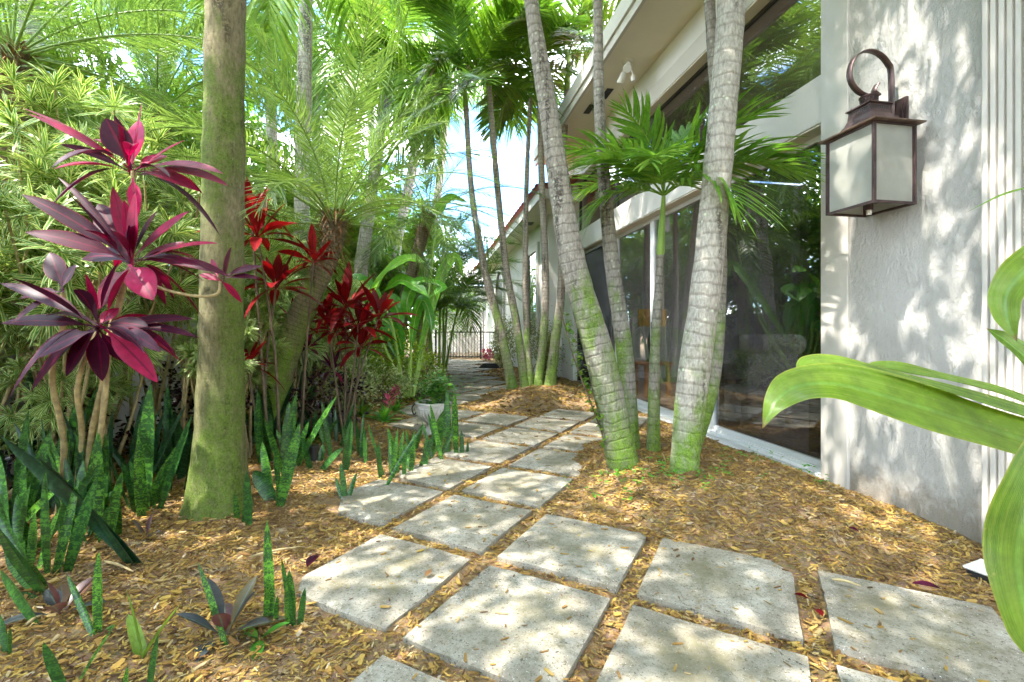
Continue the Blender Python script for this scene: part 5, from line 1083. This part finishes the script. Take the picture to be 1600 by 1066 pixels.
# vine on the leaning palm
r = np.random.RandomState(61); yb = 3.47; vp = spline([P(972, 712, yb), P(945, 640, yb), P(915, 560, yb), P(893, 480, yb)], 60); b = vp[0].copy()
vroot = empty('climbing_vine', b, 'dark leaved vine climbing the left side of the strongly leaning palm', 'vine')
mb = MB(); k = r.choice(60, 240, p=(np.linspace(1, 0.3, 60)/np.linspace(1, 0.3, 60).sum())); B = vp[k]-b+r.normal(0, 0.022, (240, 3))+(-0.055, -0.03, 0); a = r.uniform(0, 2*PI, 240)
leaves(mb, B, np.stack([np.cos(a)-0.6, np.sin(a)*0.6-0.3, r.uniform(-0.6, 0.6, 240)], -1), 0.045*r.uniform(0.5, 1.2, 240), 0.03, 0.2, K=5, rng=r); mb.build('foliage', MAT['palm_leaf'], vroot)
mb = MB(); tube(mb, vp-b+(-0.09, -0.03, 0), 0.006, 6); mb.build('stem', MAT['stem_brown'], vroot)

# shrubs --------------------------------------------------------------------
def shrub(x, y, rad, n, ls, mat, label, seed, group='low shrubs along the path', twigs=14, zc_=None, asp=0.5, name='shrub', cat='shrub', shell=0.5):
    r = np.random.RandomState(seed); b = gz((x, y, 0)); root = empty(name, b, label, cat, group); rad = np.array(rad); zc_ = rad[2]*0.95 if zc_ is None else zc_
    nc = max(8, n//30); d = norm(r.normal(size=(nc, 3))); c = d*rad*r.uniform(shell, 1, (nc, 1)); B = np.repeat(c, 30, 0)+r.normal(size=(nc*30, 3))*0.16*rad; B[:, 2] = np.maximum(B[:, 2]+zc_, 0.03)
    D = norm(norm(B-np.array((0, 0, zc_*0.5)))+r.normal(size=B.shape)*0.7)
    mb = MB(); leaves(mb, B, D, ls*r.uniform(0.6, 1.15, len(B)), ls*asp, 0.2, K=4, up=norm(r.normal(size=B.shape)+(0, 0, 1)), R=np.clip(np.repeat(r.uniform(0.1, 0.9, nc), 30)+r.normal(0, 0.22, len(B)), 0, 1)); mb.build('foliage', MAT[mat], root)
    mb = MB()
    for k in range(twigs):
        e = c[r.randint(nc)]+(0, 0, zc_); s_ = np.array((r.normal(0, rad[0]*0.25), r.normal(0, rad[1]*0.25), -0.04)); tube(mb, spline([s_, s_*0.6+e*0.4+(r.normal(0, 0.03), 0, 0.05), e], 8), np.linspace(0.012, 0.004, 8), 5)
    mb.build('stems', MAT['stem_brown'], root)
p = P(622, 560, 7.1); shrub(p[0], 7.1, (0.45, 0.42, 0.62), 1900, 0.06, 'bright_shrub', 'bright yellow green shrub below the big arching leaves', 601)
p = P(652, 566, 7.8); shrub(p[0], 7.9, (0.40, 0.40, 0.42), 1500, 0.055, 'bright_shrub', 'lower bright green shrub at the edge of the far path', 613)
p = P(600, 590, 6.7); shrub(p[0], 6.7, (0.48, 0.40, 0.33), 1500, 0.045, 'variegated', 'low white speckled shrub left of the path behind the bromeliads', 602)
p = P(655, 590, 7.4); shrub(p[0], 7.4, (0.42, 0.42, 0.34), 1500, 0.045, 'variegated', 'low white speckled shrub touching the far path', 603)
p = P(540, 590, 6.2); shrub(p[0], 6.2, (0.42, 0.40, 0.36), 1200, 0.05, 'variegated', 'speckled shrub under the bushy red crowns', 604)
p = P(560, 590, 7.9); shrub(p[0], 7.9, (0.6, 0.5, 0.55), 1300, 0.07, 'tree_leaf', 'dark green shrub behind the speckled ones', 605)
p = P(845, 560, 9.6); shrub(p[0]+0.12, 9.8, (0.36, 0.9, 0.72), 3300, 0.05, 'hedge_leaf', 'pale twiggy hedge behind the middle palm clump against the wall', 606, twigs=46, shell=0.2)
p = P(775, 560, 13.5); shrub(p[0]+0.25, 13.6, (0.38, 1.1, 0.75), 3300, 0.065, 'hedge_leaf', 'pale twiggy hedge at the far end right of the gate', 607, twigs=40)
p = P(900, 560, 8.6); shrub(p[0]+0.28, 9.3, (0.22, 0.3, 0.6), 400, 0.05, 'hedge_leaf', 'thin end of the pale hedge beside the outlet box', 608, twigs=14)
shrub(-2.75, 4.15, (0.55, 0.35, 0.42), 1500, 0.055, 'dark_leaf', 'almost black leaved shrub behind the snake plants left of the mossy trunk', 609, twigs=24, shell=0.3)
shrub(-1.95, 4.9, (0.4, 0.3, 0.34), 700, 0.055, 'dark_leaf', 'dark purple leaved shrub low behind the leaning date palm', 610, twigs=16)
shrub(-3.05, 3.2, (0.35, 0.3, 0.35), 600, 0.05, 'dark_leaf', 'dark leaved shrub low at the far left', 611, twigs=16)
shrub(-0.95, 16.4, (0.25, 0.25, 0.25), 200, 0.10, 'pink_flower', 'small pink flowering plant in front of the white lattice', 612, twigs=6, name='flowering_plant', cat='flower')
# bird of paradise like plant
mb0 = None
def ribbon_plant(root, leaf_list, mat, n=26, stalks=None, cols=7):
    b = np.array(root.location)
    for it in leaf_list:
        pts, wd, nrm = it[:3]; mb = MB(); ribbon(mb, np.array(pts)-b, wd, nrm, n, it[3] if len(it) > 3 else 0.12, R=it[4] if len(it) > 4 else 0.4, cols=cols); mb.build('leaf', MAT[mat], root)
    for s_ in (stalks or []):
        mb = MB(); tube(mb, spline(np.array(s_)-b, 14), np.linspace(0.028, 0.014, 14), 8); mb.build('stalk', MAT['shaft_green'], root)
Yb = 6.8; b = gz(P(640, 620, Yb)); bop = empty('bird_of_paradise', b, 'big leaved plant with broad arching shiny green leaves left of the far path', 'plant')
def px(*l): return [P(a, c, Yb+(d[0] if d else 0)) for a, c, *d in l]
w8 = [0.03, 0.7, 1, 1, 0.9, 0.6, 0.0]
def ww(s): return [v*s*1.05 for v in w8]
ribbon_plant(bop, [
    (px((577, 486), (590, 445), (612, 418), (640, 404), (664, 410)), ww(0.28), (-0.55, -0.55, 0.6), 0.08, 0.9),
    (px((640, 505), (636, 470), (655, 440), (690, 448, -.1), (668, 466, -.25)), ww(0.2), (0.3, -0.5, 0.8), 0.1, 0.5),
    (px((600, 455), (625, 438), (650, 448, -.1), (670, 464, -.2)), ww(0.2), (0.1, -0.8, 0.7), 0.1, 0.7),
    (px((640, 560), (650, 490), (662, 470), (672, 495), (674, 524)), ww(0.19), (0.8, -0.6, 0.2), 0.1, 0.6),
    (px((598, 480), (612, 470), (622, 490), (626, 515)), ww(0.22), (0.5, -0.8, 0.2), 0.1, 0.4),
    (px((630, 560), (620, 520), (600, 500), (582, 500)), ww(0.24), (-0.3, -0.8, 0.5), 0.1, 0.3),
    (px((650, 560), (690, 430, .8), (712, 402, 1.0), (724, 436, 1.0)), ww(0.17), (0.4, -0.8, 0.4), 0.1, 0.95),
    (px((680, 340, 1.2), (700, 312, 1.2), (730, 316, 1.2)), ww(0.3), (0, -0.6, 0.8), 0.1, 0.95),
    (px((620, 560), (585, 470, .4), (560, 440, .5), (535, 432, .5)), ww(0.28), (-0.3, -0.7, 0.6), 0.1, 0.5),
], 'banana_leaf', stalks=[px((636, 620), (600, 540), (578, 486)), px((640, 620), (642, 560), (640, 505)), px((642, 620), (660, 560, .5), (668, 500, .5)), px((645, 620), (675, 480, .8), (690, 430, .8)), px((645, 620), (672, 440, 1.0), (682, 345, 1.2)), px((638, 620), (640, 560)), px((632, 620), (610, 500), (585, 470, .4))])
# the corn plant whose leaves enter from the right
b = np.array((1.32, 0.72, -0.03)); corn = empty('corn_plant', b, 'broad glossy striped leaves of a corn plant reaching in from the right edge', 'corn plant')
def q(*l): return [P(a, c, d) for a, c, d in l]
ribbon_plant(corn, [
    (q((1950, 800, .74), (1780, 742, .76), (1600, 688, .78), (1450, 640, .80), (1320, 603, .82), (1250, 603, .82), (1212, 628, .81), (1191, 670, .80)), [0.08, .125, .138, .128, .108, .078, .038, .0], (0.05, -0.60, 0.80), 0.06, 0.75),
    (q((1950, 760, .80), (1780, 700, .82), (1600, 648, .84), (1450, 605, .86), (1330, 574, .88), (1268, 572, .88), (1246, 590, .86)), [0.05, .05, .062, .072, .066, .05, 0], (0.2, -0.35, 0.9), 0.12, 0.3),
    (q((1900, 700, .92), (1700, 665, .94), (1560, 615, .96), (1440, 585, .98), (1375, 574, 1.0), (1358, 584, .99)), [0.04, .06, .07, .065, .04, 0], (0.1, -0.35, 0.9), 0.12, 0.4),
    (q((1760, 330, .66), (1660, 380, .68), (1600, 425, .70), (1572, 462, .71), (1574, 498, .70), (1589, 534, .69)), [0.03, .05, .052, .04, .028, 0], (-0.75, -0.6, 0.3), 0.14, 0.95),
    (q((1900, 800, .70), (1720, 650, .70), (1620, 572, .70), (1570, 532, .71), (1541, 513, .72)), [0.04, .055, .052, .03, 0], (0.1, -0.9, 0.35), 0.12, 0.1),
    (q((1800, 640, .58), (1660, 700, .60), (1608, 790, .60), (1590, 880, .60), (1610, 980, .59), (1660, 1080, .58)), [0.045, .08, .088, .08, .06, 0.0], (-0.25, -0.95, 0.1), 0.10, 0.35),
    (q((1750, 250, .85), (1640, 285, .86), (1570, 303, .87), (1508, 333, .88)), [0.007, .006, .005, 0], (0, -0.8, 0.6), 0.1, 0.3),
], 'corn_leaf', n=60, cols=9)
mb = MB(); tube(mb, spline([(0, 0, -0.05), (0.02, 0, 0.6), (0, 0.02, 1.25)], 20), 0.022, 12); mb.build('stem', MAT['stem_tan'], corn)
# urn, spotlight, hose and litter
yb = 5.0; b = gz(P(676, 680, yb)); urn = empty('garden_urn', b, 'white fluted garden urn standing behind the snake plants', 'urn')
mb = MB(); lathe(mb, [(0, 0), (0.13, 0), (0.13, 0.03), (0.07, 0.06), (0.06, 0.10), (0.11, 0.15), (0.165, 0.22), (0.175, 0.29), (0.165, 0.30), (0.19, 0.33), (0.19, 0.345), (0.165, 0.345), (0.155, 0.30), (0.0, 0.29)], 36); mb.build('bowl', MAT['urn_white'], urn)
mb = MB()
for k in range(28):
    a = 2*PI*k/28; c_, s_ = math.cos(a), math.sin(a); tube(mb, [(0.112*c_, 0.112*s_, 0.15), (0.167*c_, 0.167*s_, 0.22), (0.178*c_, 0.178*s_, 0.285)], 0.008, 6)
mb.build('fluting', MAT['urn_white'], urn)
mb = MB(); tube(mb, spline([(-0.19, -0.02, 0.32), (-0.22, -0.02, 0.28), (-0.20, -0.02, 0.21), (-0.17, -0.02, 0.24)], 14), 0.007, 8); mb.build('handle', MAT['iron'], urn)
r = np.random.RandomState(8); up_ = empty('potted_plant', b+(0, 0, 0.30), 'leafy green plant spilling from the white urn', 'plant')
mb = MB(); N = 520; B = norm(r.normal(size=(N, 3)))*np.array((0.24, 0.2, 0.22))*r.uniform(0.2, 1, (N, 1))+(0.04, 0, 0.16); a = r.uniform(0, 2*PI, N)
leaves(mb, B, np.stack([np.cos(a), np.sin(a), r.uniform(-0.3, 0.7, N)], -1), 0.055*r.uniform(0.6, 1.1, N), 0.045, 0.2, K=5, rng=r); mb.build('foliage', MAT['ground_leaf'], up_)
mb = MB()
for k in range(16): e = B[k*9]; tube(mb, spline([(0, 0, 0), e*0.5+(0, 0, 0.05), e], 6), 0.003, 5)
mb.build('stems', MAT['shaft_green'], up_)
b = gz(G(490, 722, 0.03)); sp_ = empty('garden_spotlight', b, 'small black landscape spotlight among the snake plants', 'spotlight')
mb = MB(); tube(mb, [(0, 0, 0.02), (0, 0, 0.10)], [0.035, 0.035], 18); tube(mb, [(0, 0, 0.10), (0, 0, 0.13)], [0.043, 0.043], 18); mb.build('housing', MAT['plastic_black'], sp_)
mb = MB(); tube(mb, [(0, 0, -0.06), (0, 0, 0.02)], [0.006, 0.012], 8); mb.build('stake', MAT['plastic_black'], sp_)
# fallen leaves and twigs
rl = np.random.RandomState(33)
for k, (x, y, L, W, mt, lab) in enumerate([(480, 890, 0.11, 0.05, 'ti_dark', 'curled purple brown dead leaf on the mulch left of the mossy paver'), (1470, 925, 0.10, 0.04, 'ti_dark', 'reddish dead leaf on the mulch near the drain cover'), (1262, 940, 0.05, 0.025, 'ti_red', 'small dark red leaf in the gap right of the sunlit paver'),
        (1285, 968, 0.045, 0.03, 'ti_red', 'dark red berry like leaf lower in the same gap'), (1325, 845, 0.05, 0.025, 'ti_dark', 'purple leaf scrap on the sunny mulch slope'), (665, 905, 0.05, 0.03, 'dry_leaf', 'rust coloured leaf in the gap between the two largest pavers'), (960, 770, 0.05, 0.02, 'ti_dark', 'tiny purple scrap on the mulch mound')]):
    b = gz(G(x, y, 0.0)); b[2] = max(b[2], 0.0)+0.012; mb = MB(); a = rl.uniform(0, 6)
    leaves(mb, [(0, 0, 0)], (math.cos(a), math.sin(a), 0.1), L, W, 0.1, K=6, fold=0.3, R=0.2); o = mb.build('fallen_leaf', MAT[mt]); o.location = b; tag(o, lab, 'leaf', 'fallen leaves on the ground')
for k, (x0_, y0_, x1_, y1_, lab) in enumerate([(163, 903, 208, 922, 'pale dead leaf blade lying on the mulch at the left'), (40, 1008, 66, 992, 'short pale stick at the lower left'), (958, 740, 980, 728, 'grey twig lying at the foot of the strongly leaning palm'), (1300, 912, 1345, 925, 'thin twig lying across the corner of the stained paver'), (390, 880, 470, 862, 'thin brown twig on the mulch below the mossy trunk'), (1040, 750, 1034, 738, 'broken chip standing in the mound')]):
    a, b = gz(G(x0_, y0_)), gz(G(x1_, y1_)); a[2] = max(a[2], 0)+0.02; b[2] = max(b[2], 0)+0.025; mb = MB(); tube(mb, spline([a-a, (b-a)*0.5+(0, 0, 0.006), b-a], 8), np.array([0.003, 0.006, 0.007, 0.006, 0.005, 0.005, 0.004, 0.002]), 7); o = mb.build('twig', MAT['stem_tan']); o.location = a; tag(o, lab, 'twig', 'twigs and dead stems on the ground')
